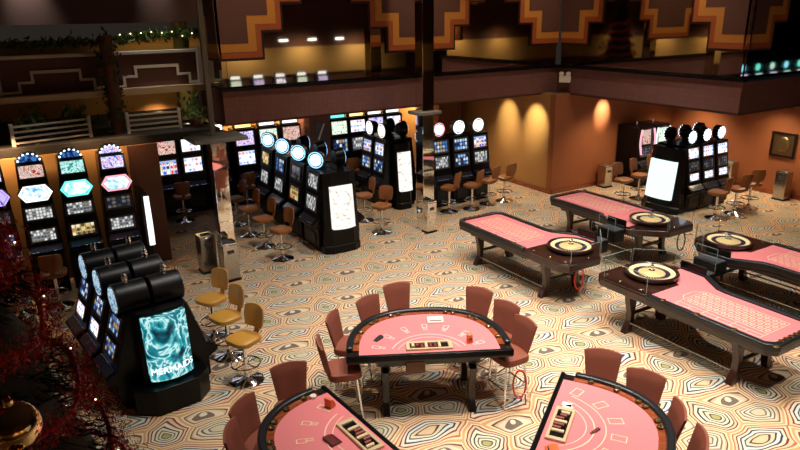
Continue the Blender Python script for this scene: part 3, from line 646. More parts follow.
# ================================================================== STOOLS
def make_stool(mat):
    r = thing('swivel_stool', 'stool', 'stool')
    MB().lathe([(0, 0), (.23, 0), (.235, .012), (.20, .03), (.09, .05), (.045, .08), (.035, .12), (0, .12)]).build('base', M['chrome'], r)
    MB().cyl((0, 0, .10), (0, 0, .60), .030).build('post', M['chrome'], r)
    fr = MB(); fr.tube([(.20 * math.cos(k * PI / 14), .20 * math.sin(k * PI / 14), .27) for k in range(28)], .013, 8, True)
    for k in range(4): fr.cyl((.03 * math.cos(k * PI / 2), .03 * math.sin(k * PI / 2), .27), (.2 * math.cos(k * PI / 2), .2 * math.sin(k * PI / 2), .27), .009, seg=8)
    fr.build('foot_ring', M['chrome'], r)
    MB().cyl((0, 0, .575), (0, 0, .605), .14, .17).build('seat_plate', M['blackmat'], r)
    s = MB(); n = 24
    def rr(a, wx, wy): return (wx * math.copysign(abs(math.cos(a)) ** .55, math.cos(a)), wy * math.copysign(abs(math.sin(a)) ** .55, math.sin(a)))
    lay = [(.60, .86), (.615, .97), (.645, 1.0), (.672, .97), (.688, .84), (.692, .55)]
    prev = None
    for z, k in lay:
        cur = [s.bm.verts.new((rr(2 * PI * i / n, .215 * k, .205 * k)[0], rr(2 * PI * i / n, .215 * k, .205 * k)[1], z)) for i in range(n)]
        if prev:
            for i in range(n): s.bm.faces.new((prev[i], prev[(i + 1) % n], cur[(i + 1) % n], cur[i]))
        else: s.bm.faces.new(cur[::-1])
        prev = cur
    s.bm.faces.new(prev); s.build('seat', mat, r)
    MB().prism([(.17, .60), (.26, .66), (.275, .80), (.255, .80), (.24, .68), (.17, .625)], -.045, .045, 'x').build('back_bracket', mat, r, bevel=.008)
    b_ = MB(); g = []
    for face in (0, 1):
        G = []
        for j in range(7):
            row = []
            for i in range(9):
                u = i / 8 * 2 - 1; v = j / 6 * 2 - 1
                wv = .185 * (1 - .10 * v * v - .06 * (v < 0) * abs(v)); hv = .165 * (1 - .14 * u ** 4)
                th = .026 * (1 - .55 * max(abs(u), abs(v)) ** 4)
                y = .245 - .05 * u * u + .045 * (v + 1) / 2 + (th if face else -th)
                row.append(b_.bm.verts.new((u * wv, y, .90 + v * hv)))
            G.append(row)
        g.append(G)
    for f in (0, 1):
        for j in range(6):
            for i in range(8): b_.bm.faces.new((g[f][j][i], g[f][j][i + 1], g[f][j + 1][i + 1], g[f][j + 1][i]))
    bd = [(0, i) for i in range(9)] + [(j, 8) for j in range(1, 7)] + [(6, i) for i in range(7, -1, -1)] + [(j, 0) for j in range(5, 0, -1)]
    for k in range(len(bd)):
        a, c = bd[k], bd[(k + 1) % len(bd)]
        b_.bm.faces.new((g[0][a[0]][a[1]], g[0][c[0]][c[1]], g[1][c[0]][c[1]], g[1][a[0]][a[1]]))
    b_.build('backrest', mat, r)
    return r
used = {}
def stool(kind, x, y, rz, label, group):
    if kind not in used: used[kind] = make_stool(M[kind]); o = used[kind]
    else: o = dup(used[kind])
    o.location = (x, y, 0); o.rotation_euler = (0, 0, rz); tag(o, label, 'stool', group); return o
for i, y in enumerate((7.98, 8.80, 9.55)):
    stool('goldleather', 2.26, y, [R(-66), R(-72), R(-62)][i], 'mustard leather swivel stool beside the aqua island, ' + ['nearest the blackjack tables', 'middle of three', 'nearest the steel bins'][i], 'gold stools along the aqua island')
for i, (x, y, rz, lb) in enumerate([
    (.25, 12.20, R(174), 'brown stool with its back to us before the left bank'),
    (-.35, 12.2, R(190), 'brown stool before the left bank, partly behind the red garland'),
    (4.46, 12.22, R(100), 'brown stool nearest the white-poster end of the middle island'),
    (4.42, 13.15, R(95), 'second brown stool along the screens of the middle island'),
    (4.40, 14.1, R(92), 'third brown stool along the screens of the middle island'),
    (4.42, 15.1, R(98), 'farthest brown stool along the screens of the middle island'),
    (7.05, 12.55, R(-60), 'brown stool on the far side of the middle island, nearer the bright carpet'),
    (7.15, 13.6, R(-100), 'brown stool on the far side of the middle island, second back'),
    (8.15, 16.15, R(160), 'dark stool before the far machines right of the pier'),
    (9.25, 16.15, R(190), 'dark stool before the far machines close to the tall column'),
    (3.40, 16.1, R(175), 'dark stool before the far-left row, left of the mirrored column'),
    (5.05, 16.15, R(185), 'dark stool before the far-left row, right of the mirrored column'),
    (9.30, 13.02, R(-150), 'tan stool before the pink-topped machine, leftmost of four'),
    (9.92, 12.88, R(-155), 'tan stool second of four beside the ochre wall'),
    (10.56, 13.02, R(-160), 'brown stool third of four beside the ochre wall'),
    (11.12, 13.02, R(-175), 'brown stool last of four, closest to the ochre wall'),
    (13.45, 11.05, R(0), 'tan stool left of the right island, nearest the roulette tables'),
    (14.20, 11.15, R(10), 'tan stool left of the right island, behind the first one'),
    (14.95, 11.2, R(8), 'tan stool between the right island and the neon pair'),
    (14.3, 8.95, R(190), 'brown stool before the sunburst machine nearest the white panel'),
    (15.0, 8.90, R(170), 'brown stool before the middle sunburst machine'),
    (15.75, 9.0, R(150), 'brown stool turned away at the far end of the sunburst row'),
]):
    stool('brownleather', x, y, rz + PI if 4.3 < x < 4.5 else rz, lb, 'brown swivel stools at the slot machines')

# ================================================================== BLACKJACK TABLES
def bj_outline(w, d, y0=.0, n=26):
    pts = []
    for k in range(n + 1):
        a = PI * k / n
        c, s_ = math.cos(a), math.sin(a)
        pts.append((w / 2 * math.copysign(abs(c) ** .82, c), y0 + .14 + (d - .14) * abs(s_) ** .86))
    return pts
def leg_blackjack(x, y, parent, flip):
    pr = [(-.08, .62), (.15, .62), (.10, .45), (.05, .28), (.06, .14), (.16, .03), (.17, 0), (.02, 0), (-.03, .08), (-.05, .22), (-.05, .42)]
    MB().prism([(p[0] * flip, p[1]) for p in pr], -.045, .045, 'x').build('leg', M['woodblack'], parent, (x, y, 0), bevel=.008)
def blackjack(label, loc, rz, style, D=1.24, name='blackjack_table'):
    Wd, Z = 2.06, .90
    r = thing(name, label, 'card table', loc, rz, 'blackjack tables with pink felt')
    o = bj_outline(Wd, D); i1 = bj_outline(Wd - .17, D - .085); i2 = bj_outline(Wd - .32, D - .155)
    MB().prism(o + [(-Wd / 2, 0), (Wd / 2, 0)], Z - .10, Z - .01).build('table_board', M['woodblack'], r, bevel=.01)
    MB().band(o, i1, Z - .06, Z + .05, closed=False).build('armrest', M['vinyl'], r, bevel=.025, bseg=3)
    MB().band(i1, i2, Z - .02, Z + .012, closed=False).build('chip_rail', M['woodred'], r)
    MB().prism(i2 + [(-(Wd - .32) / 2, .03), ((Wd - .32) / 2, .03)], Z - .012, Z + .006).build('felt', M['felt'], r, smooth=False)
    MB().box((0, .0, Z - .03), (Wd, .05, .08)).build('dealer_edge', M['black'], r, bevel=.012)
    # brass cup holders in the rail, two per seat
    n = 26
    for k in (1.2, 3.6, 6.2, 7.2, 9.6, 10.6, 15.4, 16.4, 18.8, 19.8, 22.4, 24.8):
        a, f = int(k), k - int(k)
        q = [(1 - f) * (i1[a][m_] + i2[a][m_]) / 2 + f * (i1[a + 1][m_] + i2[a + 1][m_]) / 2 for m_ in (0, 1)]
        MB().lathe([(.024, -.02), (.022, .012), (.032, .02), (.036, .024), (.032, .030), (.024, .030), (.024, .012), (0, .012)], (q[0], q[1], Z + .006), 16).build('cup_holder', M['brass'], r)
    # dealer's chip tray
    tr = MB().band([(-.29, .07), (.29, .07), (.29, .27), (-.29, .27)], [(-.24, .10), (.24, .10), (.24, .24), (-.24, .24)], Z, Z + .035).build('chip_tray', M['woodpale'], r, bevel=.008)
    MB().box((0, .17, Z + .008), (.48, .14, .008)).build('tray_well', M['black'], tr)
    for k in range(7):
        MB().cyl((-.20 + k * .055, .105 + (.035 if k < 2 else 0), Z + .022), (-.20 + k * .055, .225 - (k % 3) * .02, Z + .022), .02, None, 12).build('chip_row', M['chipred' if k % 3 else 'chipcream'], tr)
    # felt print
    pb = MB(); zp0, zp1 = Z + .006, Z + .0085
    cx, cy = 0, -.05
    def arc(rx, ry, a0, a1, wd=.012, n_=30):
        A = [(cx + rx * math.cos(a0 + (a1 - a0) * k / n_), cy + ry * math.sin(a0 + (a1 - a0) * k / n_)) for k in range(n_ + 1)]
        B = [(cx + (rx - wd) * math.cos(a0 + (a1 - a0) * k / n_), cy + (ry - wd) * math.sin(a0 + (a1 - a0) * k / n_)) for k in range(n_ + 1)]
        pb.band(A, B, zp0, zp1, closed=False)
    def rect(x, y, ang, a, b_, wd=.009):
        c, s_ = math.cos(ang), math.sin(ang); T_ = lambda p: (x + p[0] * c - p[1] * s_, y + p[0] * s_ + p[1] * c)
        O = [T_(p) for p in ((-a, -b_), (a, -b_), (a, b_), (-a, b_))]; I = [T_(p) for p in ((-a + wd, -b_ + wd), (a - wd, -b_ + wd), (a - wd, b_ - wd), (-a + wd, b_ - wd))]
        pb.band(O, I, zp0, zp1)
    def oval(x, y, ang, a, b_, wd=.008, n_=14):
        c, s_ = math.cos(ang), math.sin(ang); T_ = lambda p: (x + p[0] * c - p[1] * s_, y + p[0] * s_ + p[1] * c)
        pb.band([T_((a * math.cos(2 * PI * k / n_), b_ * math.sin(2 * PI * k / n_))) for k in range(n_)], [T_(((a - wd) * math.cos(2 * PI * k / n_), (b_ - wd) * math.sin(2 * PI * k / n_))) for k in range(n_)], zp0, zp1)
    arc(.50, .55, R(22), R(158)); arc(.42, .47, R(22), R(158), .008)
    if style == 'boxes': arc(.60, .66, R(20), R(160), .01)
    for k in range(7):
        a = R(20 + k * 140 / 6); rx, ry = .70, .78
        x, y = cx + rx * math.cos(a), cy + ry * math.sin(a)
        if style == 'boxes': rect(x, y, a, .075, .05)
        else:
            rect(x, y, a, .05, .035); oval(x - .085 * math.cos(a), y - .085 * math.sin(a), a + .6, .045, .018); oval(x - .085 * math.cos(a), y - .085 * math.sin(a), a - .6, .045, .018)
    pb.build('felt_print', M['feltline' if style != 'faint' else 'feltwhite'], r, smooth=False)
    # understructure
    MB().box((0, .45, Z - .17), (1.3, .6, .14)).build('apron', M['woodblack'], r, bevel=.01)
    MB().box((-.18 if style != 'boxes' else .2, .08, Z - .20), (.24, .10, .16)).build('drop_box', M['brown_box'], r, bevel=.008)
    for x in (-.55, .55):
        MB().box((x, .5, .64), (.12, .7, .12)).build('leg_bracket', M['woodblack'], r, bevel=.01)
        for y, f in ((.22, -1), (.78, 1)): leg_blackjack(x, y, r, f)
    return r
B1 = (Vector((3.93, 5.87, 0)), R(-27.4)); B2 = (Vector((2.60, 4.90, 0)), R(95)); B3 = (Vector((4.12, 4.10, 0)), R(-145.7))
blackjack('whole blackjack table in the middle foreground, pink felt and black armrest', B1[0], B1[1], 'faint')
blackjack('blackjack table cut by the bottom edge beside three chairs, bow-shaped felt marks', B2[0], B2[1], 'bows', 1.10)
blackjack('blackjack table at the bottom right of the view with boxed felt marks', B3[0], B3[1], 'boxes')
def on_table(B, x, y, z=.907):
    p = B[0] + Matrix.Rotation(B[1], 3, 'Z') @ Vector((x, y, 0)); return (p.x, p.y, z)
# small things lying on the tables
def card_shoe(label, B, x, y, ang, mt, dims=(.13, .20, .09)):
    o = thing('card_holder', label, 'card holder', on_table(B, x, y), B[1] + ang)
    a, b_, h = dims
    MB().prism([(-b_ / 2, 0), (b_ / 2, 0), (b_ / 2, h), (-b_ * .1, h * .8), (-b_ / 2, h * .25)], -a / 2, a / 2, 'x').build('case', M[mt], o, bevel=.004)
    MB().box((0, -b_ * .28, h * .5), (a * .7, .006, h * .35), (R(-40), 0, 0)).build('slot_face', M['blackmat'], o)
card_shoe('small orange card holder on the middle blackjack table', B1, .52, .22, R(10), 'orange_item', (.07, .06, .13))
card_shoe('pale pink acrylic card box at the back of the middle blackjack table', B1, .16, .85, 0, 'feltwhite', (.22, .12, .05))
card_shoe('slim black remote-like box on the middle blackjack table', B1, -.62, .42, R(-40), 'blackmat', (.06, .14, .03))
card_shoe('orange card holder at the corner of the bottom-left blackjack table', B2, .62, .14, R(20), 'orange_item', (.09, .08, .11))
card_shoe('dark red leather card box on the bottom-left blackjack table', B2, .10, .42, R(5), 'darkred', (.17, .12, .03))
card_shoe('orange-red card holder at the bottom end of the right blackjack table', B3, .46, .18, R(20), 'orange_item', (.14, .12, .05))
card_shoe('slim red marker lying on the right blackjack table felt', B3, -.02, .50, R(60), 'darkred', (.03, .13, .02))
tag(MB().cyl((0, 0, 0), (0, 0, .02), .035, None, 18).build('dealer_button', M['white'], None, on_table(B2, .88, .20, .913)), 'round white button on the bottom-left blackjack table', 'button')
for i in range(2):
    tag(MB().box((0, 0, 0), (.07, .10, .006)).build('playing_card', M['white'], None, on_table(B3, -.38 + .05 * i, .16 + i * .02, .912), (0, 0, R(30 + 40 * i)), smooth=False), ['white slip on the right blackjack table beside its tray', 'second white slip overlapping the first on the right table'][i], 'card')

# ================================================================== BLACKJACK CHAIRS
def make_chair():
    r = thing('table_chair', 'chair', 'chair')
    s = MB(); n = 24; prev = None
    def rr(a, k): return (.225 * k * math.copysign(abs(math.cos(a)) ** .5, math.cos(a)), .215 * k * math.copysign(abs(math.sin(a)) ** .5, math.sin(a)))
    for z, k in [(.58, .9), (.595, .98), (.64, 1.0), (.675, .97), (.69, .86), (.695, .5)]:
        cur = [s.bm.verts.new((*rr(2 * PI * i / n, k), z)) for i in range(n)]
        if prev:
            for i in range(n): s.bm.faces.new((prev[i], prev[(i + 1) % n], cur[(i + 1) % n], cur[i]))
        else: s.bm.faces.new(cur[::-1])
        prev = cur
    s.bm.faces.new(prev); s.build('seat', M['terracotta'], r)
    b_ = MB(); g = []
    for face in (0, 1):
        G = []
        for j in range(9):
            row = []
            for i in range(9):
                u = i / 8 * 2 - 1; v = j / 8
                hw = .155 + .06 * v; crown = .025 * (1 - u * u) * v
                th = .032 * (1 - .6 * max(abs(u), abs(2 * v - 1)) ** 6)
                y = .20 + .10 * v - .035 * u * u + (th if face else -th)
                row.append(b_.bm.verts.new((u * hw, y, .62 + v * .44 + crown)))
            G.append(row)
        g.append(G)
    for f in (0, 1):
        for j in range(8):
            for i in range(8): b_.bm.faces.new((g[f][j][i], g[f][j][i + 1], g[f][j + 1][i + 1], g[f][j + 1][i]))
    bd = [(0, i) for i in range(9)] + [(j, 8) for j in range(1, 9)] + [(8, i) for i in range(7, -1, -1)] + [(j, 0) for j in range(7, 0, -1)]
    for k in range(len(bd)):
        a, c = bd[k], bd[(k + 1) % len(bd)]
        b_.bm.faces.new((g[0][a[0]][a[1]], g[0][c[0]][c[1]], g[1][c[0]][c[1]], g[1][a[0]][a[1]]))
    b_.build('backrest', M['terracotta'], r)
    for sx in (-1, 1):
        for sy in (-1, 1):
            MB().cyl((sx * .205, sy * .20, 0), (sx * .14, sy * .14, .59), .014, None, 10).build('leg', M['chrome'], r)
    fr = MB(); z = .24; k_ = .205 - (.065) * z / .59; h_ = .20 - .06 * z / .59
    for a, c in (((-k_, -h_), (k_, -h_)), ((k_, -h_), (k_, h_)), ((k_, h_), (-k_, h_)), ((-k_, h_), (-k_, -h_))): fr.cyl((*a, z), (*c, z), .010, None, 8)
    fr.build('foot_rail', M['chrome'], r)
    return r
proto_chair = [None]
def chair(bx, by, tx, ty, label, group):
    """bx,by: where the middle of the backrest stands; tx,ty: the point it faces"""
    d = Vector((tx - bx, ty - by)).normalized(); c = Vector((bx, by)) + d * .25
    o = proto_chair[0] if proto_chair[0] is None else dup(proto_chair[0])
    if o is None: o = proto_chair[0] = make_chair()
    o.location = (c.x, c.y, 0); o.rotation_euler = (0, 0, math.atan2(d.x, -d.y)); tag(o, label, 'chair', group)
for bx, by, tx, ty, lb in [
    (4.48, 7.58, 4.30, 6.5, 'terracotta chair centred behind the middle blackjack table'),
    (3.90, 7.40, 4.15, 6.4, 'terracotta chair behind the middle table, left of the centred one'),
    (3.25, 7.18, 4.1, 6.3, 'terracotta chair at the left shoulder of the middle table'),
    (2.82, 6.60, 3.9, 6.25, 'terracotta chair at the left end of the middle table, whole legs showing'),
    (5.38, 6.78, 4.4, 6.3, 'terracotta chair at the right shoulder of the middle table'),
    (5.40, 6.20, 4.4, 5.95, 'middle one of three terracotta chairs right of the middle table'),
    (5.27, 5.68, 4.3, 5.72, 'terracotta chair at the right end of the middle table, red cord beneath')]:
    chair(bx, by, tx, ty, lb, 'chairs round the middle blackjack table')
for bx, by, tx, ty, lb in [
    (2.26, 6.28, 2.06, 5.0, 'terracotta chair at the top of the bottom-left table, back square to us'),
    (1.58, 5.84, 2.2, 5.0, 'terracotta chair left of the bottom-left table, seen edge-on'),
    (1.34, 5.46, 2.3, 4.9, 'terracotta chair cut by the bottom edge left of its table')]:
    chair(bx, by, tx, ty, lb, 'chairs round the bottom-left blackjack table')
for bx, by, tx, ty, lb in [
    (5.47, 4.56, 4.4, 3.7, 'terracotta chair behind the right table, leftmost of its four'),
    (5.50, 3.98, 4.4, 3.5, 'terracotta chair behind the right table, second of its four'),
    (5.24, 3.38, 4.5, 4.0, 'terracotta chair right of the right table, thin edge towards us'),
    (5.02, 2.98, 4.3, 3.7, 'terracotta chair cut by the bottom edge right of the right table')]:
    chair(bx, by, tx, ty, lb, 'chairs round the right blackjack table')

# ================================================================== ROULETTE TABLES
def roulette(label, ox, oy, sx, sy, L=3.05, wlabel='', cord=None, side_pane=False):
    """local frame: wheel end at y=0, layout end at y=L, player side x=0, dealer side x~1.1"""
    Z = .80
    r = thing('roulette_table', label, 'roulette table', (ox, oy, 0), 0, 'roulette tables with pink felt')
    T_ = lambda p: (p[0] * sx, p[1] * sy)
    P = lambda pts: [T_(p) for p in pts]
    out = [(.12, 0), (.86, 0), (1.38, .50), (1.42, .66), (1.40, 1.06), (1.14, 1.46), (1.12, 1.62), (1.12, L - .12), (1.0, L), (.12, L), (0, L - .12), (0, .15)]
    MB().prism(P(out), Z - .14, Z - .012).build('table_body', M['wood'], r, bevel=.015)
    MB().prism(P([(.12, .012), (.85, .012), (1.37, .51), (1.37, .60), (.95, .60), (.75, 1.02), (.012, 1.02), (.012, .16)]), Z - .014, Z + .012).build('wheel_deck', M['wood'], r, bevel=.006)
    felt = [(.76, 1.03), (.96, .61), (1.36, .61), (1.35, 1.04), (1.07, 1.45), (1.05, 1.62), (1.05, L - .16), (.97, L - .08), (.15, L - .08), (.07, L - .16), (.07, 1.03)]
    MB().prism(P(felt), Z - .014, Z + .004).build('felt', M['felt'], r, smooth=False)
    # padded rim round the layout half
    o_ = [(-.02, 1.02), (-.02, L - .12), (.10, L + .02), (1.02, L + .02), (1.14, L - .12), (1.14, 1.62), (1.16, 1.48), (1.42, 1.08), (1.44, .60)]
    i_ = [(.08, 1.02), (.08, L - .17), (.16, L - .09), (.96, L - .09), (1.04, L - .17), (1.04, 1.60), (1.065, 1.44), (1.34, 1.04), (1.365, .60)]
    MB().band(P(o_), P(i_), Z - .07, Z + .035, closed=False).build('padded_rim', M['vinyl'], r, bevel=.02, bseg=3)
    # printed number grid
    g = MB(); z0, z1 = Z + .004, Z + .0065; x0, x1, y0, y1 = .34, .86, 1.40, L - .28
    def line(a, b_, wd=.009):
        (ax, ay), (bx, by) = T_(a), T_(b_); g.box(((ax + bx) / 2, (ay + by) / 2, (z0 + z1) / 2), (abs(bx - ax) + wd, abs(by - ay) + wd, z1 - z0))
    for k in range(4): line((x0 + (x1 - x0) * k / 3, y0), (x0 + (x1 - x0) * k / 3, y1))
    for k in range(13): line((x0, y0 + (y1 - y0) * k / 12), (x1, y0 + (y1 - y0) * k / 12))
    line((.16, y0), (.16, y1)); line((.25, y0), (.25, y1))
    for k in range(4): line((.25, y0 + (y1 - y0) * k / 3), (x0, y0 + (y1 - y0) * k / 3))
    for k in range(7): line((.16, y0 + (y1 - y0) * k / 6), (.25, y0 + (y1 - y0) * k / 6))
    for a in range(3):
        for k in range(12):
            cx, cy = T_((x0 + (x1 - x0) * (a + .5) / 3, y0 + (y1 - y0) * (k + .5) / 12))
            ov = lambda s_: [(cx + .045 * s_ * math.cos(q * PI / 6), cy + .026 * s_ * math.sin(q * PI / 6)) for q in range(12)]
            g.band(ov(1), ov(.62), z0, z1)
    g.band(P([(x0, y0), (x1, y0), ((x0 + x1) / 2 + .12, y0 - .10), ((x0 + x1) / 2 - .12, y0 - .10)]), P([(x0 + .02, y0 - .01), (x1 - .02, y0 - .01), ((x0 + x1) / 2 + .11, y0 - .09), ((x0 + x1) / 2 - .11, y0 - .09)]), z0, z1)
    g.build('number_grid', M['feltline'], r, smooth=False)
    # brass cup holders along the layout end and the player side
    for p in [(.22 + .11 * k, L - .045) for k in range(7)] + [(.03, 1.3 + .55 * k) for k in range(4)]:
        q = T_(p); MB().lathe([(0, 0), (.030, 0), (.036, .006), (.036, .014), (.024, .014), (.024, .004), (0, .004)], (q[0], q[1], Z + .034), 14).build('cup_holder', M['brass'], r)
    for p in [(.10, .45), (.16, .14), (.62, .06), (.10, .85)]:
        q = T_(p); MB().lathe([(0, 0), (.020, 0), (.024, .008), (.012, .016), (0, .018)], (q[0], q[1], Z + .012), 10).build('deck_stud', M['brass'], r)
    # legs, stretchers
    for y in (.62, L - .55):
        for x, f in ((.20, -1), (.92, 1)):
            pr = [(-.08, Z - .14), (.12, Z - .14), (.09, Z - .28), (.04, .34), (.05, .16), (.13, .04), (.14, 0), (.0, 0), (-.04, .10), (-.05, .28), (-.06, .46)]
            qx, qy = T_((x, y)); MB().prism([(p[0] * f * sx, p[1]) for p in pr], -.05, .05, 'y').build('leg', M['wood'], r, (qx, qy, 0), bevel=.008)
        qa, qb = T_((.2, y)), T_((.92, y)); MB().cyl((*qa, .30), (*qb, .30), .03, None, 10).build('cross_rail', M['wood'], r)
    for x in (.17, .95):
        qa, qb = T_((x, .62)), T_((x, L - .55)); MB().cyl((*qa, .17), (*qb, .17), .014, None, 10).build('foot_rail', M['steel'], r)
    MB().prism(P([(.14, 1.1), (.98, 1.1), (.98, L - .3), (.14, L - .3)]), Z - .24, Z - .14).build('apron', M['woodblack'], r, bevel=.01)
    # chip box on the dealer side
    MB().box((*T_((1.385, .82)), Z + .07), (.025, .46, .15)).build('end_board', M['black'], r, bevel=.006)
    MB().prism(P([(1.42, .58), (1.70, .58), (1.70, 1.02), (1.41, 1.02)]), Z - .26, Z - .03).build('chip_box', M['black'], r, bevel=.01)
    # clear screens round the wheel end
    def pane(a, b_, h):
        (ax, ay), (bx, by) = T_(a), T_(b_); d = Vector((bx - ax, by - ay)); ang = math.atan2(d.y, d.x)
        q = MB().box((0, 0, h / 2), (d.length, .008, h)).build('glass_screen', M['glass'], r, ((ax + bx) / 2, (ay + by) / 2, Z + .012), (0, 0, ang), smooth=False)
        MB().box((0, 0, h + .003), (d.length, .008, .006)).build('polished_edge', M['glass_edge'], q, smooth=False)
        for s_ in (-1, 1): MB().box((s_ * d.length / 2, 0, h / 2), (.006, .009, h)).build('polished_edge', M['glass_edge'], q, smooth=False)
    pane((.16, .02), (.84, .02), .26); pane((.88, .03), (1.36, .50), .26); MB().box((*T_((1.56, .80)), Z - .02), (.26, .42, .02)).build('chip_box_lid', M['grey'], r)
    pane((1.69, .60), (1.69, 1.0), .22)
    if side_pane: pane((.03, .20), (.03, 1.0), .30)
    if cord:
        qx, qy = T_((.40, .10)); n_ = 22; pts = []
        for k in range(n_ + 1):
            a = k / n_ * 2 * PI; pts.append((qx + .075 * math.sin(a) * .86, qy - .06 - .075 * math.sin(a) * .5, Z - .12 - .19 * (1 - math.cos(a)) ))
        MB().tube(pts, .013, 8).build('hanging_cord', M[cord], r)
    # the wheel, standing in the deck
    wx, wy = T_((.70, .56))
    wh = MB().lathe([(0, 0), (.34, 0), (.40, .03), (.415, .075), (.405, .09), (.375, .09), (.355, .072), (.35, .05), (0, .04)], seg=44).build('roulette_wheel', M['wood'], r, (wx, wy, Z + .013), (0, 0, random.random()))
    MB().lathe([(.352, .066), (.35, .072), (.30, .060), (.275, .055), (.275, .045), (.35, .045)], seg=44).build('ball_track', M['ivory'], wh)
    pk = MB()
    for k in range(38):
        a0, a1 = 2 * PI * k / 38, 2 * PI * (k + .70) / 38
        pk.prism([(.282 * math.cos(a0), .282 * math.sin(a0)), (.282 * math.cos(a1), .282 * math.sin(a1)), (.205 * math.cos(a1), .205 * math.sin(a1)), (.205 * math.cos(a0), .205 * math.sin(a0))], .045, .058)
    pk.build('number_pockets', M['navy'], wh, smooth=False)
    MB().lathe([(0, .042), (.275, .042), (.275, .052), (.21, .054), (.20, .058), (.08, .085), (.05, .095), (0, .095)], seg=40).build('cone', M['wheelgold'], wh)
    MB().lathe([(0, .09), (.05, .09), (.05, .10), (.02, .11), (.016, .15), (.028, .165), (.028, .175), (.012, .185), (.018, .20), (0, .21)], seg=16).build('turret', M['chrome'], wh)
    tm = MB()
    for k in range(4): tm.cyl((0, 0, .16), (.075 * math.cos(k * PI / 2), .075 * math.sin(k * PI / 2), .15), .008, None, 8)
    tm.build('turret_handles', M['chrome'], wh)
    return r
roulette('roulette table left of the pit with red cord hanging by its near legs', 7.50, 7.20, 1, 1, 3.05, 'roulette wheel with the red cord hanging below its deck', 'redcord')
roulette('roulette table farthest back, beside the lit white island panel', 11.36, 7.45, -1, 1, 3.05, 'roulette wheel of the table farthest back', 'blackcord')
roulette('roulette table nearest the blackjack chairs, long side with steel foot rail to us', 7.66, 6.72, 1, -1, 2.95, 'roulette wheel of the nearest roulette table, inside clear screens', None, True)
roulette('roulette table at the right, running out of the view', 11.42, 6.95, -1, -1, 3.0, 'roulette wheel at the end of the table leaving the view')
# red cord hanging on the chair beside the middle table
pts = [(4.93 + .07 * math.sin(a), 5.36 - .04 * math.sin(a), .60 - .20 * (1 - math.cos(a))) for a in [k / 20 * 2 * PI for k in range(21)]]
tag(MB().tube(pts, .012, 8).build('red_cord', M['redcord']), 'looped red cord hanging under the right end of the middle blackjack table', 'cord')

# ================================================================== BINS
def bin_(label, x, y, rz=0, mat='steel', w=.30, d=.30, h=.74):
    r = thing('ash_bin', label, 'bin', (x, y, 0), rz, 'square steel ash bins')
    MB().box((0, 0, .02), (w + .02, d + .02, .04)).build('foot', M['black'], r)
    MB().prism([(-w / 2, -d / 2), (w / 2, -d / 2), (w / 2, d / 2), (-w / 2, d / 2)], .04, h).build('body', M[mat], r, bevel=.012)
    MB().band([(-w / 2, -d / 2), (w / 2, -d / 2), (w / 2, d / 2), (-w / 2, d / 2)], [(-w / 2 + .05, -d / 2 + .05), (w / 2 - .05, -d / 2 + .05), (w / 2 - .05, d / 2 - .05), (-w / 2 + .05, d / 2 - .05)], h, h + .03).build('lid_rim', M['chrome'], r, bevel=.006)
    MB().box((0, 0, h + .004), (w - .1, d - .1, .008)).build('sand_tray', M['grey'], r)
    MB().box((0, -d / 2 - .004, h - .14), (w * .45, .012, .07)).build('flap', M['grey'], r, bevel=.004)
bin_('steel ash bin standing in front of the left mirrored column', 3.20, 11.75, R(4))
bin_('steel ash bin to the left of the left mirrored column', 2.96, 12.42, R(4))
bin_('steel ash bin at the foot of the tall mirrored column', 8.0, 11.98, R(2), 'mirror_bright', .27, .2, .72)
bin_('dark steel ash bin under the wall light on the back wall', 14.45, 12.55, 0, 'steel', .3, .3, .62)
bin_('steel ash bin below the bronze relief', 17.2, 9.0, R(-90))
bin_('steel ash bin with white top between sunburst machines and right wall', 17.2, 10.5, R(-90))

# ================================================================== WALL THINGS
r = thing('wall_relief', 'square bronze relief hanging on the right wall', 'wall art', (17.49, 9.3, 1.38))
MB().band([(-.33, -.33), (.33, -.33), (.33, .33), (-.33, .33)], [(-.27, -.27), (.27, -.27), (.27, .27), (-.27, .27)], -.05, 0, 'x').build('frame', M['woodblack'], r, bevel=.008)
MB().box((-.012, 0, 0), (.02, .54, .54)).build('backing', M['bronze'], r)
q = MB()
for (a, b_, ra, s1, s2) in [(0, .02, .2, .9, 1.0), (-.09, .08, .06, 1.3, .7), (.09, .08, .06, 1.3, .7), (0, -.13, .09, 1.4, .6), (0, .0, .05, .7, 1.5)]: q.sph((-.03, a, b_), ra, (.22, s1, s2))
q.build('carved_relief', M['bronze'], r)
r = thing('wall_speaker', 'small square grille high on the right wall', 'speaker', (17.49, 9.3, 2.42))
MB().box((-.02, 0, 0), (.04, .20, .16)).build('housing', M['wall_brown'], r, bevel=.006)
MB().cyl((-.045, 0, 0), (-.04, 0, 0), .06).build('grille', M['grey'], r)
r = thing('emergency_light', 'white twin-lamp emergency light at the inner corner of the fascia', 'emergency light', (12.95, 12.86, 3.12), R(-60))
MB().box((0, 0, 0), (.30, .12, .18)).build('battery_box', M['white'], r, bevel=.015)
for s_ in (-1, 1):
    MB().cyl((s_ * .09, -.07, .14), (s_ * .09, .05, .14), .06, .045).build('lamp_head', M['white'], r)
r = thing('notice_sign', 'small dark notice with white diagonal mark on the brown pier', 'sign', (7.42, 16.515, 1.75))
MB().box((0, 0, 0), (.34, .02, .55)).build('board', M['grey'], r)
MB().box((0, -.012, .02), (.05, .006, .48), (0, R(24), 0)).build('mark', M['white'], r, smooth=False)
for x, y, tgt in [(12.28, 14.67, 0), (12.28, 13.5, 0), (14.4, 12.5, 0)]:
    pass

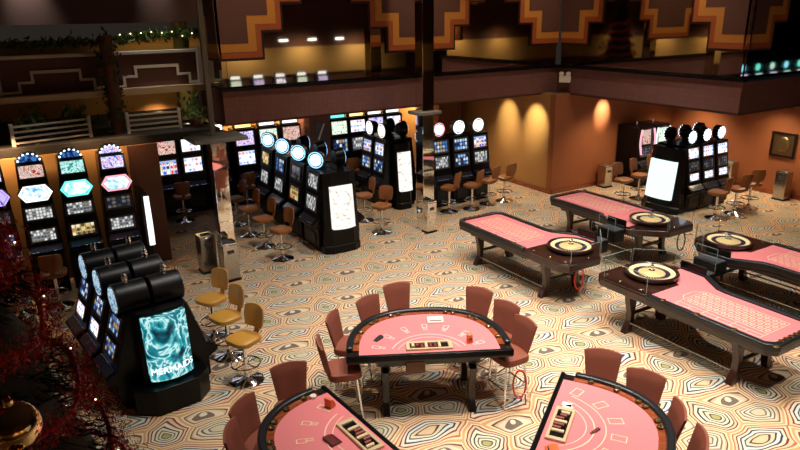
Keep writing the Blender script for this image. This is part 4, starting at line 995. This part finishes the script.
# ================================================================== LEFT GALLERY: BRIDGE, TERRACE, GREENERY
BY = 14.5
br = thing('bridge_parapet', 'dark bridge parapet with white stepped trim at upper left', 'parapet', (0, BY, 0))
MB().box((.4, .1, 3.42), (6.9, .5, .12)).build('ledge', M['cream'], br)
MB().box((.4, .22, 3.80), (6.9, .06, .72)).build('panel', M['panelfield'], br)
MB().box((.4, .16, 4.18), (6.9, .12, .07)).build('top_rail', M['white_wood'], br, bevel=.01)
def steps(c):
    o = [(-.97, 3.50), (-.64, 3.50), (-.64, 3.68), (-.40, 3.68), (-.40, 3.86), (.40, 3.86), (.40, 3.68), (.64, 3.68), (.64, 3.50), (.97, 3.50)]
    i = [(-.97, 3.55), (-.69, 3.55), (-.69, 3.73), (-.45, 3.73), (-.45, 3.92), (.45, 3.92), (.45, 3.73), (.69, 3.73), (.69, 3.55), (.97, 3.55)]
    MB().band([(c + x, z) for x, z in o], [(c + x, z) for x, z in i], .14, .195, 'y', closed=False).build('stepped_trim', M['white_wood'], br, smooth=False)
for c in (-1.0, 1.0, 2.9): steps(c)
for x in (-.02, 3.80): MB().box((x, .14, 3.80), (.12, .14, .90)).build('post', M['white_wood'], br, bevel=.01)
tag(MB().cyl((3.62, 15.3, 2.64), (3.62, 15.3, 6.9), .16, None, 20).build('yellow_column', M['yellowcol']), 'yellow painted round column rising behind the bridge parapet', 'column')
tag(MB().box((-1.1, 13.7, 5.75), (9.6, .2, 1.96)).build('hanging_valance', M['valance']), 'dark brown valance hanging over the bridge at upper left', 'valance')
tag(MB().box((.1, 17.1, 4.0), (7.4, .1, .5)).build('tan_back_panel', M['rear_tan']), 'tan wall band behind the bridge parapet', 'wall panel')
def railing(label, x0, x1, y0, y1, z0, h=.36):
    r = thing('terrace_railing', label, 'railing', ((x0 + x1) / 2, (y0 + y1) / 2, z0), math.atan2(y1 - y0, x1 - x0), 'white terrace railings')
    L = math.hypot(x1 - x0, y1 - y0)
    for s_ in (-1, 1): MB().box((s_ * L / 2, 0, h / 2 + .03), (.06, .06, h + .06)).build('post', M['white_wood'], r, bevel=.006)
    for k in range(4): MB().box((0, 0, .06 + k * (h - .06) / 3), (L, .03, .035)).build('rail', M['white_wood'], r)
railing('white slatted terrace railing above the left bank of machines', .05, 1.38, 13.75, 14.05, 2.64)
railing('white slatted terrace railing between garland column and mirrored column', 2.08, 3.10, 14.0, 14.0, 2.64)
def foliage(name, pts, mat, size, n, label, cat, spread):
    mb = MB(); rnd = random.Random(len(pts) * 31 + n)
    for k in range(n):
        a = rnd.random() * (len(pts) - 1); i = min(int(a), len(pts) - 2); f = a - i
        c = Vector(pts[i]).lerp(Vector(pts[i + 1]), f) + Vector((rnd.gauss(0, spread), rnd.gauss(0, spread), rnd.gauss(0, spread)))
        q = Euler((rnd.random() * 6, rnd.random() * 6, rnd.random() * 6)).to_matrix(); s_ = size * rnd.uniform(.6, 1.3)
        vs = [mb.bm.verts.new(c + q @ Vector(p) * s_) for p in ((-1, 0, 0), (0, -.35, .12), (1, 0, 0), (0, .35, .12))]
        mb.bm.faces.new(vs)
    return mb
gc = thing('garland_column', 'dark column wrapped in green garland crossing the bridge', 'garland column', (1.92, 14.2, 2.64))
MB().cyl((0, 0, 0), (0, 0, 1.9), .13, None, 14).build('shaft', M['wall_brown'], gc)
foliage('', [(0, 0, .2), (0, 0, 1.85)], None, .06, 900, '', '', .09).build('greenery', M['green'], gc, smooth=False)
gl = thing('rail_garland', 'leafy garland with white lights running along the bridge rail', 'garland', (0, 14.3, 4.52))
foliage('', [(2.1, 0, -.06), (2.7, 0, .0), (3.3, 0, .02), (3.9, 0, .0)], None, .06, 900, '', '', .05).build('greenery', M['leaf'], gl, smooth=False)
MB().tube([(2.0, 0, -.06), (2.7, 0, -.02), (3.3, 0, .0), (3.9, 0, .0)], .02).build('wire', M['bark'], gl)
rnd = random.Random(5)
for k in range(9): MB().sph((2.2 + k * .2, -.09, rnd.uniform(-.03, .07)), .012, seg=8).build('bulb', M['e_fairy'], gl)
gl2 = thing('hanging_garland', 'dim green garland above the left half of the bridge rail', 'garland', (0, 14.3, 4.42))
foliage('', [(-.6, 0, 0), (1.8, 0, .02)], None, .06, 500, '', '', .05).build('greenery', M['green'], gl2, smooth=False)
MB().tube([(-.8, 0, -.02), (.6, 0, -.03), (1.9, 0, 0)], .02).build('wire', M['bark'], gl2)
def potted(label, x, y, z, h, n):
    p = thing('potted_plant', label, 'plant', (x, y, z), 0, 'terrace plants')
    MB().lathe([(0, 0), (.10, 0), (.13, .16), (.14, .18), (.12, .18), (.11, .14), (0, .14)]).build('pot', M['brown_box'], p)
    foliage('', [(0, 0, .2), (0, 0, h)], None, .09, n, '', '', .13).build('leaves', M['leaf'], p, smooth=False)
    MB().cyl((0, 0, .1), (0, 0, h), .012, None, 8).build('stem', M['bark'], p)
potted('leafy plant on the terrace behind the left white railing', .42, 14.18, 2.64, .42, 150)
potted('second leafy plant nearer the garland column on the terrace', 1.22, 14.36, 2.64, .42, 130)
potted('tall dim plant at the right end of the terrace', 3.45, 14.05, 2.64, .5, 90)

# ================================================================== CHRISTMAS TREE IN THE FOREGROUND
TX, TY = -.62, 3.55
tr = thing('christmas_tree', 'dark Christmas tree with red tinsel filling the lower left corner', 'Christmas tree', (TX, TY, 0))
H = 5.6
MB().cyl((0, 0, 0), (0, 0, H - .2), .07, .02, 12).build('trunk', M['bark'], tr)
fb = MB(); rnd = random.Random(11)
def tree_r(z): return 1.54 * (1 - z / H) + .01
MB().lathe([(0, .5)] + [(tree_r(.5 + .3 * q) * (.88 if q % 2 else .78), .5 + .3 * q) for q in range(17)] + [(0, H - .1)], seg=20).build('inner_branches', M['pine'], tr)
for k in range(26000):
    z = .45 + (H - .5) * rnd.random() ** .8; a = rnd.random() * 2 * PI; lay = .82 + .18 * math.sin(z * 14)
    rr_ = tree_r(z) * lay * rnd.uniform(.80, 1.06); c = Vector((rr_ * math.cos(a), rr_ * math.sin(a), z - .1 * rr_))
    d = Vector((math.cos(a + rnd.gauss(0, .5)), math.sin(a + rnd.gauss(0, .5)), rnd.gauss(-.15, .35))).normalized(); s_ = Vector((-d.y, d.x, rnd.gauss(0, .4))).normalized() * .007
    ln = rnd.uniform(.05, .10)
    fb.bm.faces.new([fb.bm.verts.new(p) for p in (c - s_, c + s_, c + d * ln + s_ * .3, c + d * ln - s_ * .3)])
fb.build('needles', M['pineneedle'], tr, smooth=False)
tn = MB()
tn.tube([(tree_r(1.2 + 3.2 * t_) * 1.0 * math.cos(t_ * 2 * PI * 8.4 + .8), tree_r(1.2 + 3.2 * t_) * 1.0 * math.sin(t_ * 2 * PI * 8.4 + .8), 1.2 + 3.2 * t_ + .04 * math.sin((t_ * 2 * PI * 8.4 + .8) * 5)) for t_ in [k / 360 for k in range(361)]], .014, 6)
for k in range(48000):
    t_ = rnd.random(); z = 1.2 + 3.2 * t_; a = t_ * 2 * PI * 8.4 + .8; rr_ = tree_r(z) * 1.0 + .02
    c = Vector((rr_ * math.cos(a), rr_ * math.sin(a), z + .04 * math.sin(a * 5))) + Vector((rnd.gauss(0, .042), rnd.gauss(0, .042), rnd.gauss(0, .042)))
    q = Euler((rnd.random() * 6, rnd.random() * 6, rnd.random() * 6)).to_matrix(); s_ = rnd.uniform(.010, .020)
    tn.bm.faces.new([tn.bm.verts.new(c + q @ Vector(p) * s_) for p in ((-1, 0, 0), (0, -.22, 0), (1, 0, 0), (0, .22, 0))])
tn.build('tinsel', M['tinsel'], tr, smooth=False)
for k in range(46):
    t_ = (k + .5) / 46; z = 1.6 + 2.6 * t_; a = t_ * 2 * PI * 9.3; rr_ = tree_r(z) * 1.04 + .04
    MB().sph((rr_ * math.cos(a), rr_ * math.sin(a), z), .0045, seg=6).build('fairy_light', M['e_fairy'], tr)

def bauble(label, x, y, z, rad):
    o = thing('christmas_bauble', label, 'bauble', (x, y, z), 0, 'gold baubles on the tree')
    MB().sph((0, 0, 0), rad, seg=32).build('ball', M['brass_mirror'], o)
    MB().cyl((0, 0, rad * .96), (0, 0, rad * 1.18), rad * .2, None, 14).build('cap', M['brass'], o)
    MB().tube([(rad * .12 * math.cos(k * PI / 8), 0, rad * 1.25 + rad * .12 * math.sin(k * PI / 8)) for k in range(17)], rad * .02, 6).build('hook', M['brass'], o)
bauble('large shiny gold bauble hanging at the lower left corner', -.20, 2.86, 3.22, .112)
bauble('second gold bauble just below the large one, cut by the bottom edge', -.21, 2.70, 3.02, .10)
# ---- invented machines and lamps on the rear wall, lit clutter for the mirrors
for i in range(7):
    slot('slot_machine', 'added slot machine on the rear wall, glimpsed in the far mirror, ' + ORD[i] + ' from its left', 'added machines along the rear wall', (7.2 + i * 1.1, -3.5, 0), PI, .62, .56, .76, .90, 2.05, .10,
         [(1.08, 1.50, .46, 's_white'), (1.62, 2.0, .48, ['a_multi', 's_white', 'a_green'][i % 3])], 'sign', None, 'e_white')
for i in range(6):  # added fixtures that show as white lights in the far mirror
    o = thing('added_gallery_lamp', 'added lamp high on the rear wall, glimpsed in the far mirror, ' + ORD[i] + ' from its left', 'wall lamp', (7.6 + i * 1.5, -3.99, 3.72), 0, 'added lamps on the rear wall')
    MB().box((0, .03, 0), (.5, .06, .14)).build('housing', M['grey'], o)
    MB().box((0, .07, 0), (.44, .03, .08)).build('diffuser', M['e_lamp'], o)
for i in range(7):  # invented machines, placed to put a coloured glow in the corner mirror
    slot('slot_machine', 'added right wing slot machine glimpsed in the corner mirror, ' + ORD[i] + ' from its left', 'added machines in the right wing', (27.6 + i * 1.15, -1.5, 0), PI, .7, .56, .76, .90, 2.05, .10,
         [(1.08, 1.50, .5, 's_blue'), (1.58, 2.0, .56, ['a_teal', 'a_multi'][i % 2])], 'disc', 'e_teal', ['e_cool', 'e_blue', 'e_teal'][i % 3])
